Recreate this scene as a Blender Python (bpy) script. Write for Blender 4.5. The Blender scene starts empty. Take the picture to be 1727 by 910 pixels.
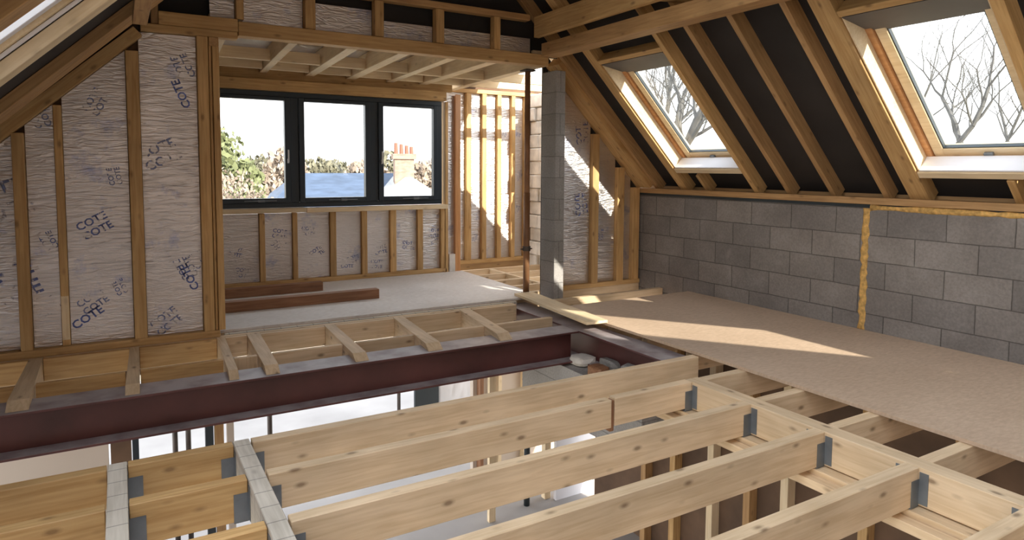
import bpy, bmesh, math, random
from mathutils import Vector, Matrix, Euler
random.seed(7)
C = bpy.context.scene.collection
PI = math.pi
R2 = math.sqrt(0.5)

# ------------------------------------------------------------------ materials
def new_mat(name):
    m = bpy.data.materials.new(name); m.use_nodes = True
    nt = m.node_tree; nt.nodes.clear()
    out = nt.nodes.new('ShaderNodeOutputMaterial')
    b = nt.nodes.new('ShaderNodeBsdfPrincipled')
    nt.links.new(b.outputs[0], out.inputs[0])
    return m, nt, b
def N(nt, t, **kw):
    n = nt.nodes.new(t)
    for k, v in kw.items(): setattr(n, k, v)
    return n
def ramp(nt, stops, interp='LINEAR'):
    r = N(nt, 'ShaderNodeValToRGB'); r.color_ramp.interpolation = interp
    e = r.color_ramp.elements
    while len(e) < len(stops): e.new(0.5)
    for i, (p, c) in enumerate(stops):
        e[i].position = p; e[i].color = (*c, 1) if len(c) == 3 else c
    return r
def mix(nt, a, b, fac, mode='MIX'):
    m = N(nt, 'ShaderNodeMix'); m.data_type = 'RGBA'; m.blend_type = mode
    for s, v in ((0, fac), (6, a), (7, b)):
        if hasattr(v, 'is_output'): nt.links.new(v, m.inputs[s])
        elif s == 0: m.inputs[0].default_value = v
        else: m.inputs[s].default_value = (*v, 1)
    return m.outputs[2]
def bump(nt, b, h, strength, dist=0.01):
    n = N(nt, 'ShaderNodeBump'); n.inputs['Strength'].default_value = strength
    n.inputs['Distance'].default_value = dist
    nt.links.new(h, n.inputs['Height']); nt.links.new(n.outputs[0], b.inputs['Normal'])
def rnd_coords(nt, scale):
    tc = N(nt, 'ShaderNodeTexCoord'); oi = N(nt, 'ShaderNodeObjectInfo')
    add = N(nt, 'ShaderNodeVectorMath', operation='MULTIPLY_ADD')
    comb = N(nt, 'ShaderNodeCombineXYZ')
    mul = N(nt, 'ShaderNodeMath', operation='MULTIPLY'); mul.inputs[1].default_value = 37.0
    nt.links.new(oi.outputs['Random'], mul.inputs[0])
    for i in range(3): nt.links.new(mul.outputs[0], comb.inputs[i])
    nt.links.new(tc.outputs['Object'], add.inputs[0])
    add.inputs[1].default_value = scale
    nt.links.new(comb.outputs[0], add.inputs[2])
    return add.outputs[0], oi

def wood(name, light, dark, knots=1.0, var=0.25, rough=0.62):
    m, nt, b = new_mat(name)
    v, oi = rnd_coords(nt, (1.3, 22, 22))
    n1 = N(nt, 'ShaderNodeTexNoise'); n1.inputs['Scale'].default_value = 2.2; n1.inputs['Detail'].default_value = 5
    n1.inputs['Distortion'].default_value = 0.6
    nt.links.new(v, n1.inputs['Vector'])
    r = ramp(nt, [(0.32, dark), (0.62, light)])
    nt.links.new(n1.outputs[0], r.inputs[0])
    v2, _ = rnd_coords(nt, (2.0, 3.2, 3.2))
    n2 = N(nt, 'ShaderNodeTexNoise'); n2.inputs['Scale'].default_value = 1.1; n2.inputs['Detail'].default_value = 3
    nt.links.new(v2, n2.inputs['Vector'])
    r2 = ramp(nt, [(0.3, (0.82, 0.8, 0.76)), (0.7, (1.1, 1.08, 1.04))])
    nt.links.new(n2.outputs[0], r2.inputs[0])
    col = mix(nt, r.outputs[0], r2.outputs[0], 1.0, 'MULTIPLY')
    # knots
    v3, _ = rnd_coords(nt, (5.0, 11, 11))
    vo = N(nt, 'ShaderNodeTexVoronoi'); vo.inputs['Scale'].default_value = 1.0
    nt.links.new(v3, vo.inputs['Vector'])
    kr = ramp(nt, [(0.07, (1, 1, 1)), (0.13, (0.4, 0.4, 0.4)), (0.2, (0, 0, 0))])
    nt.links.new(vo.outputs['Distance'], kr.inputs[0])
    km = N(nt, 'ShaderNodeMath', operation='MULTIPLY'); km.inputs[1].default_value = 0.75 * knots
    nt.links.new(kr.outputs[0], km.inputs[0])
    kc = (dark[0] * 0.28, dark[1] * 0.22, dark[2] * 0.18)
    col = mix(nt, col, kc, km.outputs[0])
    # per piece tone
    hr = ramp(nt, [(0, (1 - var, 1 - var, 1 - var * 1.05)), (1, (1 + var * .6, 1 + var * .6, 1 + var * .55))])
    nt.links.new(oi.outputs['Random'], hr.inputs[0])
    col = mix(nt, col, hr.outputs[0], 1.0, 'MULTIPLY')
    nt.links.new(col, b.inputs['Base Color'])
    b.inputs['Roughness'].default_value = rough
    bump(nt, b, n1.outputs[0], 0.15, 0.004)
    return m

def plain(name, col, rough=0.6, metal=0.0, nscale=None, namt=0.15, bmp=0.0, stretch=(1, 1, 1)):
    m, nt, b = new_mat(name)
    b.inputs['Roughness'].default_value = rough; b.inputs['Metallic'].default_value = metal
    if nscale:
        v, oi = rnd_coords(nt, stretch)
        n = N(nt, 'ShaderNodeTexNoise'); n.inputs['Scale'].default_value = nscale; n.inputs['Detail'].default_value = 5
        nt.links.new(v, n.inputs['Vector'])
        r = ramp(nt, [(0.3, tuple(c * (1 - namt) for c in col)), (0.7, tuple(min(1, c * (1 + namt)) for c in col))])
        nt.links.new(n.outputs[0], r.inputs[0]); nt.links.new(r.outputs[0], b.inputs['Base Color'])
        if bmp: bump(nt, b, n.outputs[0], bmp)
    else: b.inputs['Base Color'].default_value = (*col, 1)
    return m

def wood_marked(*a):
    m = wood(*a); nt = m.node_tree; b = next(n for n in nt.nodes if n.type == 'BSDF_PRINCIPLED')
    src = b.inputs['Base Color'].links[0].from_socket
    tc = N(nt, 'ShaderNodeTexCoord'); sp = N(nt, 'ShaderNodeSeparateXYZ'); nt.links.new(tc.outputs['Object'], sp.inputs[0])
    d = N(nt, 'ShaderNodeMath', operation='DIVIDE'); d.inputs[1].default_value = .135; nt.links.new(sp.outputs[0], d.inputs[0])
    fr = N(nt, 'ShaderNodeMath', operation='FRACT'); nt.links.new(d.outputs[0], fr.inputs[0])
    r = ramp(nt, [(0, (.45, .45, .47)), (.03, (.5, .5, .5)), (.06, (1, 1, 1))]); nt.links.new(fr.outputs[0], r.inputs[0])
    nt.links.new(mix(nt, src, r.outputs[0], 1, 'MULTIPLY'), b.inputs['Base Color'])
    return m
M = {}
M['joist'] = wood('joist_pine', (0.74, 0.58, 0.40), (0.62, 0.46, 0.29), 1.0, 0.12)
M['stud'] = wood('stud_pine', (0.64, 0.42, 0.19), (0.49, 0.29, 0.11), 0.8, 0.15)
M['rafter'] = wood('rafter_pine', (0.50, 0.31, 0.14), (0.37, 0.21, 0.09), 0.6, 0.14)
M['pale'] = wood('pale_pine', (0.84, 0.70, 0.49), (0.76, 0.60, 0.38), 0.35, 0.08)
M['brown'] = wood('treated_brown_timber', (0.33, 0.17, 0.09), (0.22, 0.10, 0.05), 0.3, 0.1)
M['orange'] = wood('varnished_pine', (0.62, 0.33, 0.15), (0.52, 0.25, 0.10), 0.1, 0.05, 0.35)
M['grey_timber'] = wood_marked('weathered_timber', (0.62, 0.58, 0.52), (0.50, 0.46, 0.40), 0.5, 0.08)
M['galv'] = plain('galvanised_steel', (0.20, 0.22, 0.24), 0.5, 0.6, 8, 0.2)
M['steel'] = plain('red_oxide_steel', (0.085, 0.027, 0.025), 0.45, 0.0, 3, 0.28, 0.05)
def dusty(m, col, amt):  # pale dust tone on upward faces, also painting overhead light into the colour
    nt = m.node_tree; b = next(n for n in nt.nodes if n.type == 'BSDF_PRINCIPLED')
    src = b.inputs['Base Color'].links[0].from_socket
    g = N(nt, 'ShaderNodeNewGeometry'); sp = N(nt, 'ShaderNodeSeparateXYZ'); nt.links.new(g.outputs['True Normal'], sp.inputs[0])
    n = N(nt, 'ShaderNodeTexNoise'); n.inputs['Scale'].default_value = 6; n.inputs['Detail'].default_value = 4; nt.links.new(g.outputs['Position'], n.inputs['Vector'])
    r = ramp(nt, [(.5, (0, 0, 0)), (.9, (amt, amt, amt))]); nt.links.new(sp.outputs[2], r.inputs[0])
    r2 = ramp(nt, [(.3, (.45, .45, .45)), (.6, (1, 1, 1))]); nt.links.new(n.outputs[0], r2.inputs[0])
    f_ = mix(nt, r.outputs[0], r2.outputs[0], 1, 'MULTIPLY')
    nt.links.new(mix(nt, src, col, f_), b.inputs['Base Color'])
dusty(M['steel'], (.46, .43, .44), .8)  # sky-lit flange tops painted into the steel colour along with dust
M['propsteel'] = plain('dull_prop_steel', (0.10, 0.085, 0.075), 0.55, 0.4, 6, 0.3)
M['rust'] = plain('rusty_brown_tube', (0.26, 0.13, 0.06), 0.5, 0.1, 4, 0.3)
M['membrane'] = plain('black_roof_membrane', (0.020, 0.017, 0.016), 0.7, 0, 2, 0.3)
M['frame'] = plain('anthracite_frame', (0.022, 0.034, 0.047), 0.35, 0, None)
M['white'] = plain('white_handle', (0.75, 0.77, 0.78), 0.35, 0.3, None)
M['foam'] = plain('yellow_expanding_foam', (0.62, 0.38, 0.12), 0.8, 0, 30, 0.35, 0.6)
M['render'] = plain('pale_stone', (0.72, 0.68, 0.62), 0.85, 0, 5, 0.25, 0.5)
M['slabs'] = plain('pale_screed', (0.33, 0.315, 0.305), 0.8, 0, 1.3, 0.12, 0.15)
M['plaster'] = plain('bare_plasterboard', (0.55, 0.47, 0.39), 0.85, 0, 1.2, 0.06)
M['whiteboard'] = plain('white_sheet', (0.80, 0.80, 0.84), 0.7, 0, 2, 0.05)
M['plastic'] = plain('white_plastic_sheet', (0.85, 0.86, 0.88), 0.3, 0, 3, 0.08, 0.5)
M['ash'] = plain('brown_sheathing', (0.12, 0.07, 0.04), 0.8, 0, 3, 0.3)
M['dark'] = plain('dark_screen', (0.03, 0.04, 0.045), 0.4, 0, 2, 0.2)
M['slate'] = plain('blue_slate', (0.06, 0.088, 0.145), 0.55, 0, 1.6, 0.25, 0.2, (1, 1, 6))
M['lead'] = plain('pale_roof_tiles', (0.42, 0.41, 0.40), 0.7, 0, 2, 0.1, 0.2, (1, 1, 6))
M['brick'] = plain('chimney_brick', (0.34, 0.235, 0.18), 0.85, 0, 4, 0.25, 0.3, (1, 1, 3))
M['pot'] = plain('clay_pot', (0.28, 0.12, 0.08), 0.8, 0, None)
M['leaf'] = plain('olive_foliage', (0.15, 0.165, 0.075), 0.8, 0, 0.7, 0.4)
M['leaf2'] = plain('grey_green_hedge', (0.22, 0.205, 0.14), 0.9, 0, 0.25, 0.3)
M['twig'] = plain('pinkish_twigs', (0.34, 0.27, 0.215), 0.9, 0, 0.9, 0.25)
M['bark'] = plain('grey_bark', (0.12, 0.117, 0.112), 0.9, 0, 3, 0.2)
M['grass'] = plain('field', (0.42, 0.38, 0.27), 0.95, 0, 0.05, 0.3)
M['ink'] = plain('blue_ink', (0.10, 0.14, 0.36), 0.5, 0.2, 14, 0.5)
M['inkf'] = plain('faded_blue_ink', (0.26, 0.29, 0.42), 0.45, 0.4, 14, 0.35)
M['lining'] = plain('dark_grey_lining', (0.11, 0.10, 0.095), 0.6, 0, 3, 0.2)
M['tape'] = plain('silver_tape', (0.70, 0.62, 0.52), 0.25, 0.9, 3, 0.1)

def print_mat(name, col, dens):
    m, nt, b = new_mat(name)
    v, oi = rnd_coords(nt, (34, 1, 20))
    n = N(nt, 'ShaderNodeTexNoise'); n.inputs['Scale'].default_value = 1.0; n.inputs['Detail'].default_value = 3
    nt.links.new(v, n.inputs['Vector'])
    v2, _ = rnd_coords(nt, (8, 1, 8)); n2 = N(nt, 'ShaderNodeTexNoise'); n2.inputs['Scale'].default_value = 1.0; nt.links.new(v2, n2.inputs['Vector'])
    mul = N(nt, 'ShaderNodeMath', operation='MULTIPLY'); nt.links.new(n.outputs[0], mul.inputs[0]); nt.links.new(n2.outputs[0], mul.inputs[1])
    r = ramp(nt, [(.215, (0, 0, 0)), (.30, (dens, dens, dens))]); nt.links.new(mul.outputs[0], r.inputs[0])
    b.inputs['Base Color'].default_value = (*col, 1); b.inputs['Roughness'].default_value = .5
    nt.links.new(r.outputs[0], b.inputs['Alpha'])
    return m
M['print'] = print_mat('blue_print', (.12, .17, .42), .85)
M['printf'] = print_mat('faded_blue_print', (.20, .25, .46), .8)
def foil_mat(name, col, rough):
    m, nt, b = new_mat(name)
    v, oi = rnd_coords(nt, (1, 1, 1))
    n = N(nt, 'ShaderNodeTexNoise'); n.inputs['Scale'].default_value = 1.8; n.inputs['Detail'].default_value = 4
    nt.links.new(v, n.inputs['Vector'])
    r = ramp(nt, [(0.3, tuple(c * 0.82 for c in col)), (0.7, col)])
    nt.links.new(n.outputs[0], r.inputs[0])
    # blurred patches of blue print
    v4, _ = rnd_coords(nt, (1, 1, 1))
    n4 = N(nt, 'ShaderNodeTexNoise'); n4.inputs['Scale'].default_value = 3.1; n4.inputs['Detail'].default_value = 6
    n4.inputs['Roughness'].default_value = 0.7
    nt.links.new(v4, n4.inputs['Vector'])
    r4 = ramp(nt, [(0.56, (0, 0, 0)), (0.70, (0.62, 0.62, 0.62))])
    nt.links.new(n4.outputs[0], r4.inputs[0])
    c2 = mix(nt, r.outputs[0], (0.18, 0.25, 0.54), r4.outputs[0])
    nt.links.new(c2, b.inputs['Base Color'])
    b.inputs['Metallic'].default_value = 0.95; b.inputs['Roughness'].default_value = rough
    v2, _ = rnd_coords(nt, (3, 3, 16))
    n2 = N(nt, 'ShaderNodeTexNoise'); n2.inputs['Scale'].default_value = 2.5; n2.inputs['Detail'].default_value = 6
    n2.inputs['Distortion'].default_value = 1.5
    nt.links.new(v2, n2.inputs['Vector'])
    bump(nt, b, n2.outputs[0], 0.7, 0.016)
    return m
M['foil'] = foil_mat('foil_insulation', (0.80, 0.765, 0.75), 0.30)

def osb_mat(name, light, dark):
    m, nt, b = new_mat(name)
    v, oi = rnd_coords(nt, (22, 60, 30))
    n = N(nt, 'ShaderNodeTexNoise'); n.inputs['Scale'].default_value = 1.0; n.inputs['Detail'].default_value = 6
    nt.links.new(v, n.inputs['Vector'])
    vo = N(nt, 'ShaderNodeTexVoronoi'); vo.inputs['Scale'].default_value = 1.0
    nt.links.new(v, vo.inputs['Vector'])
    r = ramp(nt, [(0.2, dark), (0.8, light)]); nt.links.new(vo.outputs['Color'], r.inputs[0])
    r2 = ramp(nt, [(0.3, (0.88, 0.86, 0.84)), (0.7, (1.06, 1.06, 1.06))]); nt.links.new(n.outputs[0], r2.inputs[0])
    v3, _ = rnd_coords(nt, (1, 1, 1))
    n3 = N(nt, 'ShaderNodeTexNoise'); n3.inputs['Scale'].default_value = 1.4; n3.inputs['Detail'].default_value = 3
    nt.links.new(v3, n3.inputs['Vector'])
    r3 = ramp(nt, [(0.3, (0.9, 0.88, 0.86)), (0.7, (1.05, 1.05, 1.05))]); nt.links.new(n3.outputs[0], r3.inputs[0])
    c = mix(nt, r.outputs[0], r2.outputs[0], 1, 'MULTIPLY'); c = mix(nt, c, r3.outputs[0], 1, 'MULTIPLY')
    nt.links.new(c, b.inputs['Base Color']); b.inputs['Roughness'].default_value = 0.6
    bump(nt, b, vo.outputs['Distance'], 0.05, 0.002)
    return m
M['osb'] = osb_mat('chipboard_flooring', (0.585, 0.445, 0.325), (0.55, 0.415, 0.30))
M['ply'] = osb_mat('pale_dusty_chipboard', (0.76, 0.73, 0.70), (0.71, 0.68, 0.65))

def block_mat(name, c1, c2, mortar, bw, bh, axis, off=(0, 0)):
    m, nt, b = new_mat(name)
    tc = N(nt, 'ShaderNodeTexCoord'); sep = N(nt, 'ShaderNodeSeparateXYZ'); comb = N(nt, 'ShaderNodeCombineXYZ')
    geo = N(nt, 'ShaderNodeNewGeometry')
    nt.links.new(geo.outputs['Position'], sep.inputs[0])
    ax = N(nt, 'ShaderNodeMath', operation='ADD'); ax.inputs[1].default_value = off[0] + 50 * bw
    az = N(nt, 'ShaderNodeMath', operation='ADD'); az.inputs[1].default_value = off[1] + 50 * bh
    nt.links.new(sep.outputs[axis], ax.inputs[0]); nt.links.new(sep.outputs[2], az.inputs[0])
    nt.links.new(ax.outputs[0], comb.inputs[0]); nt.links.new(az.outputs[0], comb.inputs[1])
    br = N(nt, 'ShaderNodeTexBrick'); br.inputs['Scale'].default_value = 1
    br.inputs['Brick Width'].default_value = bw; br.inputs['Row Height'].default_value = bh
    br.inputs['Mortar Size'].default_value = 0.0045; br.inputs['Mortar Smooth'].default_value = 0.2; br.inputs['Bias'].default_value = 0.0
    br.inputs['Color1'].default_value = (*c1, 1); br.inputs['Color2'].default_value = (*c2, 1); br.inputs['Mortar'].default_value = (*mortar, 1)
    # slight waviness
    nv = N(nt, 'ShaderNodeTexNoise'); nv.inputs['Scale'].default_value = 5; nt.links.new(geo.outputs['Position'], nv.inputs['Vector'])
    wv = N(nt, 'ShaderNodeVectorMath', operation='MULTIPLY_ADD'); wv.inputs[1].default_value = (0.012, 0.012, 0)
    nt.links.new(nv.outputs['Color'], wv.inputs[0]); nt.links.new(comb.outputs[0], wv.inputs[2])
    nt.links.new(wv.outputs[0], br.inputs['Vector'])
    n = N(nt, 'ShaderNodeTexNoise'); n.inputs['Scale'].default_value = 2.3; n.inputs['Detail'].default_value = 7
    nt.links.new(geo.outputs['Position'], n.inputs['Vector'])
    r = ramp(nt, [(0.3, (0.78, 0.77, 0.76)), (0.55, (1, 1, 1)), (0.72, (1.22, 1.22, 1.24))]); nt.links.new(n.outputs[0], r.inputs[0])
    n5 = N(nt, 'ShaderNodeTexNoise'); n5.inputs['Scale'].default_value = 60; n5.inputs['Detail'].default_value = 3
    nt.links.new(geo.outputs['Position'], n5.inputs['Vector'])
    r5 = ramp(nt, [(0.3, (0.85, 0.85, 0.85)), (0.7, (1.1, 1.1, 1.1))]); nt.links.new(n5.outputs[0], r5.inputs[0])
    c = mix(nt, br.outputs['Color'], r.outputs[0], 1, 'MULTIPLY'); c = mix(nt, c, r5.outputs[0], 1, 'MULTIPLY')
    # pale mortar smears
    n6 = N(nt, 'ShaderNodeTexNoise'); n6.inputs['Scale'].default_value = 3.7; n6.inputs['Detail'].default_value = 5
    nt.links.new(geo.outputs['Position'], n6.inputs['Vector'])
    r6 = ramp(nt, [(0.66, (0, 0, 0)), (0.78, (0.55, 0.55, 0.55))]); nt.links.new(n6.outputs[0], r6.inputs[0])
    c = mix(nt, c, (0.34, 0.32, 0.30), r6.outputs[0])
    nt.links.new(c, b.inputs['Base Color']); b.inputs['Roughness'].default_value = 0.9
    inv = N(nt, 'ShaderNodeMath', operation='SUBTRACT'); inv.inputs[0].default_value = 1; nt.links.new(br.outputs['Fac'], inv.inputs[1])
    bump(nt, b, inv.outputs[0], 0.6, 0.012)
    return m
M['block'] = block_mat('grey_concrete_block', (0.275, 0.25, 0.23), (0.205, 0.19, 0.178), (0.12, 0.11, 0.10), 0.45, 0.22, 1, (0.05, -0.168))
M['blockx'] = block_mat('pale_concrete_block', (0.33, 0.315, 0.30), (0.28, 0.27, 0.255), (0.2, 0.19, 0.18), 0.45, 0.22, 0, (0.1, -0.168))
M['stone'] = block_mat('pale_stonework', (0.78, 0.74, 0.68), (0.62, 0.57, 0.50), (0.35, 0.30, 0.25), 0.33, 0.19, 1, (0.1, 0))

def glass_mat():
    m = bpy.data.materials.new('window_glass'); m.use_nodes = True
    nt = m.node_tree; nt.nodes.clear()
    out = N(nt, 'ShaderNodeOutputMaterial'); tr = N(nt, 'ShaderNodeBsdfTransparent'); gl = N(nt, 'ShaderNodeBsdfGlossy')
    tr.inputs[0].default_value = (0.92, 0.94, 0.95, 1); gl.inputs['Roughness'].default_value = 0.02
    lw = N(nt, 'ShaderNodeLayerWeight'); pw = N(nt, 'ShaderNodeMath', operation='POWER'); pw.inputs[1].default_value = 4
    nt.links.new(lw.outputs['Facing'], pw.inputs[0])
    fr = N(nt, 'ShaderNodeMath', operation='MULTIPLY_ADD'); fr.inputs[1].default_value = .5; fr.inputs[2].default_value = .025
    nt.links.new(pw.outputs[0], fr.inputs[0])
    mx = N(nt, 'ShaderNodeMixShader'); nt.links.new(fr.outputs[0], mx.inputs[0])
    nt.links.new(tr.outputs[0], mx.inputs[1]); nt.links.new(gl.outputs[0], mx.inputs[2]); nt.links.new(mx.outputs[0], out.inputs[0])
    return m
M['glass'] = glass_mat()

# ------------------------------------------------------------------ helpers
def link(name, me, mat=None, parent=None):
    o = bpy.data.objects.new(name, me); C.objects.link(o)
    if mat is not None: me.materials.append(mat)
    if parent is not None: o.parent = parent
    return o
def tag(o, label=None, cat=None, group=None, kind=None):
    if label: o['label'] = label
    if cat: o['category'] = cat
    if group: o['group'] = group
    if kind: o['kind'] = kind
    return o
def empty(name, loc, rot=None):
    o = bpy.data.objects.new(name, None); C.objects.link(o); o.empty_display_size = 0.1
    o.matrix_world = Matrix.Translation(loc) @ (rot.to_4x4() if rot is not None else Matrix.Identity(4))
    return o
def fin(bm, name, smooth=False):
    bmesh.ops.recalc_face_normals(bm, faces=bm.faces)
    me = bpy.data.meshes.new(name); bm.to_mesh(me); bm.free()
    if smooth:
        for p in me.polygons: p.use_smooth = True
    return me
def add_box(bm, x0, x1, y0, y1, z0, z1, bev=0.0, mt=None):
    r = bmesh.ops.create_cube(bm, size=1)
    vs = r['verts']
    for v in vs:
        v.co = Vector(((x0 + x1) / 2 + v.co.x * (x1 - x0), (y0 + y1) / 2 + v.co.y * (y1 - y0), (z0 + z1) / 2 + v.co.z * (z1 - z0)))
    if bev:
        es = list({e for v in vs for e in v.link_edges})
        r2 = bmesh.ops.bevel(bm, geom=es, offset=bev, segments=1, affect='EDGES')
        vs = list({v for f in r2['faces'] for v in f.verts} | {v for v in vs if v.is_valid})
    if mt is not None: bmesh.ops.transform(bm, matrix=mt, verts=[v for v in vs if v.is_valid])
    return vs
def add_tube(bm, p0, p1, r0, r1=None, seg=12, cap=True):
    p0, p1 = Vector(p0), Vector(p1); r1 = r0 if r1 is None else r1
    d = (p1 - p0).normalized(); u = d.orthogonal().normalized(); v = d.cross(u)
    cs = [(math.cos(2 * PI * k / seg), math.sin(2 * PI * k / seg)) for k in range(seg)]
    A = [bm.verts.new(p0 + (u * c + v * s_) * r0) for c, s_ in cs]; B = [bm.verts.new(p1 + (u * c + v * s_) * r1) for c, s_ in cs]
    for k in range(seg): bm.faces.new((A[k], A[(k + 1) % seg], B[(k + 1) % seg], B[k]))
    if cap: bm.faces.new(list(reversed(A))); bm.faces.new(B)
ROT = {0: Matrix.Identity(3), 1: Matrix(((0, -1, 0), (1, 0, 0), (0, 0, 1))), 2: Matrix(((0, 0, -1), (0, 1, 0), (1, 0, 0)))}
def timber(name, x0, x1, y0, y1, z0, z1, mat, label=None, cat=None, group=None, parent=None, bev=0.003, kind=None, slope=0.0, jit=True):
    """a sawn timber, length on its local X so the grain runs along it; slope = sideways drift (radians about Z)"""
    d = (x1 - x0, y1 - y0, z1 - z0); ax = max(range(3), key=lambda i: d[i])
    if ax == 0: L, w, h = d[0], d[1], d[2]
    elif ax == 1: L, w, h = d[1], d[0], d[2]
    else: L, w, h = d[2], d[1], d[0]
    bm = bmesh.new(); add_box(bm, -L / 2, L / 2, -w / 2, w / 2, -h / 2, h / 2, min(bev, w * .2, h * .2))
    o = link(name, fin(bm, name), M[mat])
    rot = ROT[ax].copy()
    if slope: rot = Matrix.Rotation(slope, 3, 'Z') @ rot
    o.matrix_world = Matrix.Translation(((x0 + x1) / 2, (y0 + y1) / 2, (z0 + z1) / 2)) @ rot.to_4x4()
    if parent is not None:
        o.parent = parent; o.matrix_parent_inverse = parent.matrix_basis.inverted()
    tag(o, label, cat, group, kind)
    return o
def beam(name, p0, p1, w, h, up, mat, label=None, cat=None, group=None, bev=0.003):
    """timber from p0 to p1 (centre of its lower face line), width w, height h along 'up'"""
    p0, p1, up = Vector(p0), Vector(p1), Vector(up).normalized()
    x = (p1 - p0); L = x.length; x.normalize(); y = up.cross(x).normalized(); z = x.cross(y)
    bm = bmesh.new(); add_box(bm, -L / 2, L / 2, -w / 2, w / 2, 0, h, bev)
    o = link(name, fin(bm, name), M[mat])
    rot = Matrix((x, y, z)).transposed()
    o.matrix_world = Matrix.Translation((p0 + p1) / 2) @ rot.to_4x4()
    tag(o, label, cat, group)
    return o
def solid(name, parts, mat, parent=None, smooth=False, bev=0.0):
    bm = bmesh.new()
    for b in parts: add_box(bm, *b, bev)
    return link(name, fin(bm, name, smooth), M[mat], parent)
ORD = ['first', 'second', 'third', 'fourth', 'fifth', 'sixth', 'seventh', 'eighth', 'ninth', 'tenth', 'eleventh', 'twelfth']

# ------------------------------------------------------------------ camera
H = 1.36
cam = bpy.data.cameras.new('camera'); co = bpy.data.objects.new('camera', cam); C.objects.link(co)
f, cx, cy = 1123.41, 863.5, 363.69
Rw = Matrix(((0.8617, -0.5074, 0.0059), (-0.0312, -0.0645, -0.9974), (0.5065, 0.8593, -0.0714)))
right = Vector(Rw[0]).normalized(); fwd = Vector(Rw[2]); fwd = (fwd - right * fwd.dot(right)).normalized(); up = right.cross(fwd)
co.matrix_world = Matrix.Translation((0, 0, H)) @ Matrix((right, up, -fwd)).transposed().to_4x4()
cam.sensor_width = 36; cam.lens = f / 1727 * 36; cam.sensor_fit = 'HORIZONTAL'
cam.shift_x = 0.0; cam.shift_y = (cy - 455.0) / 1727.0
cam.clip_start = 0.02; cam.clip_end = 500
bpy.context.scene.camera = co

# ------------------------------------------------------------------ light
w = bpy.data.worlds.new('sky'); bpy.context.scene.world = w; w.use_nodes = True
nt = w.node_tree; nt.nodes.clear()
out = N(nt, 'ShaderNodeOutputWorld'); bg = N(nt, 'ShaderNodeBackground')
tc = N(nt, 'ShaderNodeTexCoord'); sep = N(nt, 'ShaderNodeSeparateXYZ'); nt.links.new(tc.outputs['Generated'], sep.inputs[0])
r = ramp(nt, [(0.0, (1.0, 0.98, 0.96)), (0.35, (0.96, 0.97, 1.0)), (1.0, (0.84, 0.91, 1.0))]); nt.links.new(sep.outputs[2], r.inputs[0])
nt.links.new(r.outputs[0], bg.inputs[0]); bg.inputs[1].default_value = 2.8
nt.links.new(bg.outputs[0], out.inputs[0])
sun = bpy.data.lights.new('sun', 'SUN'); so = bpy.data.objects.new('sun', sun); C.objects.link(so)
sun.energy = 9.0; sun.angle = 0.012; sun.color = (1.0, 0.90, 0.76)
so.rotation_euler = Vector((-0.20, 0.86, -0.46)).to_track_quat('-Z', 'Y').to_euler()
so.location = (3, -8, 8)

# ================================================================== FLOOR FRAME
JW = 0.065; JD = 0.18
jy = {'a': 3.41, 'b': 3.005, 'c': 2.554, 'd': 2.083, 'e': 1.607, 'f': 1.13, 'g': 0.66}
gj = 'long floor joists hung on the trimmer'
gh = 'galvanised joist hangers'
# trimmer carrying the joists on the right
timber('trimmer_beam', 3.13, 3.235, -2.9, 3.075, -JD, 0, 'joist', 'long pine trimmer parallel to the chipboard edge, joists hung on its left side', 'beam')
names = {'a': 'pale pine joist farthest back of the long row, just in front of the steel beam',
         'c': 'long pine joist in front of the spliced one, third row from the steel beam',
         'd': 'long pine joist fourth row from the steel beam, knotty face, ends at trimmer',
         'e': 'knotty pine joist fifth row from the steel beam, low in the right foreground',
         'f': 'pine joist cut off by the lower right corner of the photo',
         'g': 'pine joist nearest the camera, just outside the lower right corner'}
for k in 'acdefg':
    x0 = 0.525; x1 = 3.13 if k != 'a' else 3.60
    if k == 'a': x0 = 0.525
    timber('floor_joist', x0 + .004, x1 - .004, jy[k], jy[k] + JW, -JD, 0, 'joist', names[k], 'joist', gj)
timber('floor_joist', 0.529, 2.462, jy['b'], jy['b'] + JW, -.168, 0, 'joist', 'left length of the spliced joist, its sawn end showing mid-span', 'joist', gj)
timber('packer', 2.464, 2.497, jy['b'] + .02, jy['b'] + JW, -.2, -.012, 'brown', 'brown packer in the gap of the spliced joist', 'packer')
timber('floor_joist', 2.499, 3.126, jy['b'] + .012, jy['b'] + JW + .011, -.168, 0, 'joist', 'right length of the spliced joist, beyond the brown gap and ending at the trimmer', 'joist', gj)
# tail joists right of the trimmer
for k, n in zip('bcdefg', ('beside the end of the steel beam', 'second along from the steel beam', 'third along from the steel beam', 'fourth along from the beam', 'fifth along, near the right photo edge', 'last one, below the right photo edge')):
    y = jy[k]
    timber('tail_joist', 3.24, 5.3, y, y + JW, -JD, -0.002, 'joist', 'short joist from trimmer under the chipboard, ' + n, 'joist', 'tail joists under the chipboard')
for i, y in enumerate((3.60, 4.1, 4.55, 5.0)):
    timber('tail_joist', 3.72, 5.3, y, y + JW, -JD, -0.002, 'joist', 'joist hidden beneath the far chipboard, ' + ('nearest', 'second', 'third', 'farthest')[i] + ' of four', 'joist', 'tail joists under the chipboard')
timber('floor_joist', 3.80, 5.34, 5.64, 5.70, -JD, 0.0, 'joist', 'pale joist exposed in the gap between chipboard and the sloping foil wall', 'joist')
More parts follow.
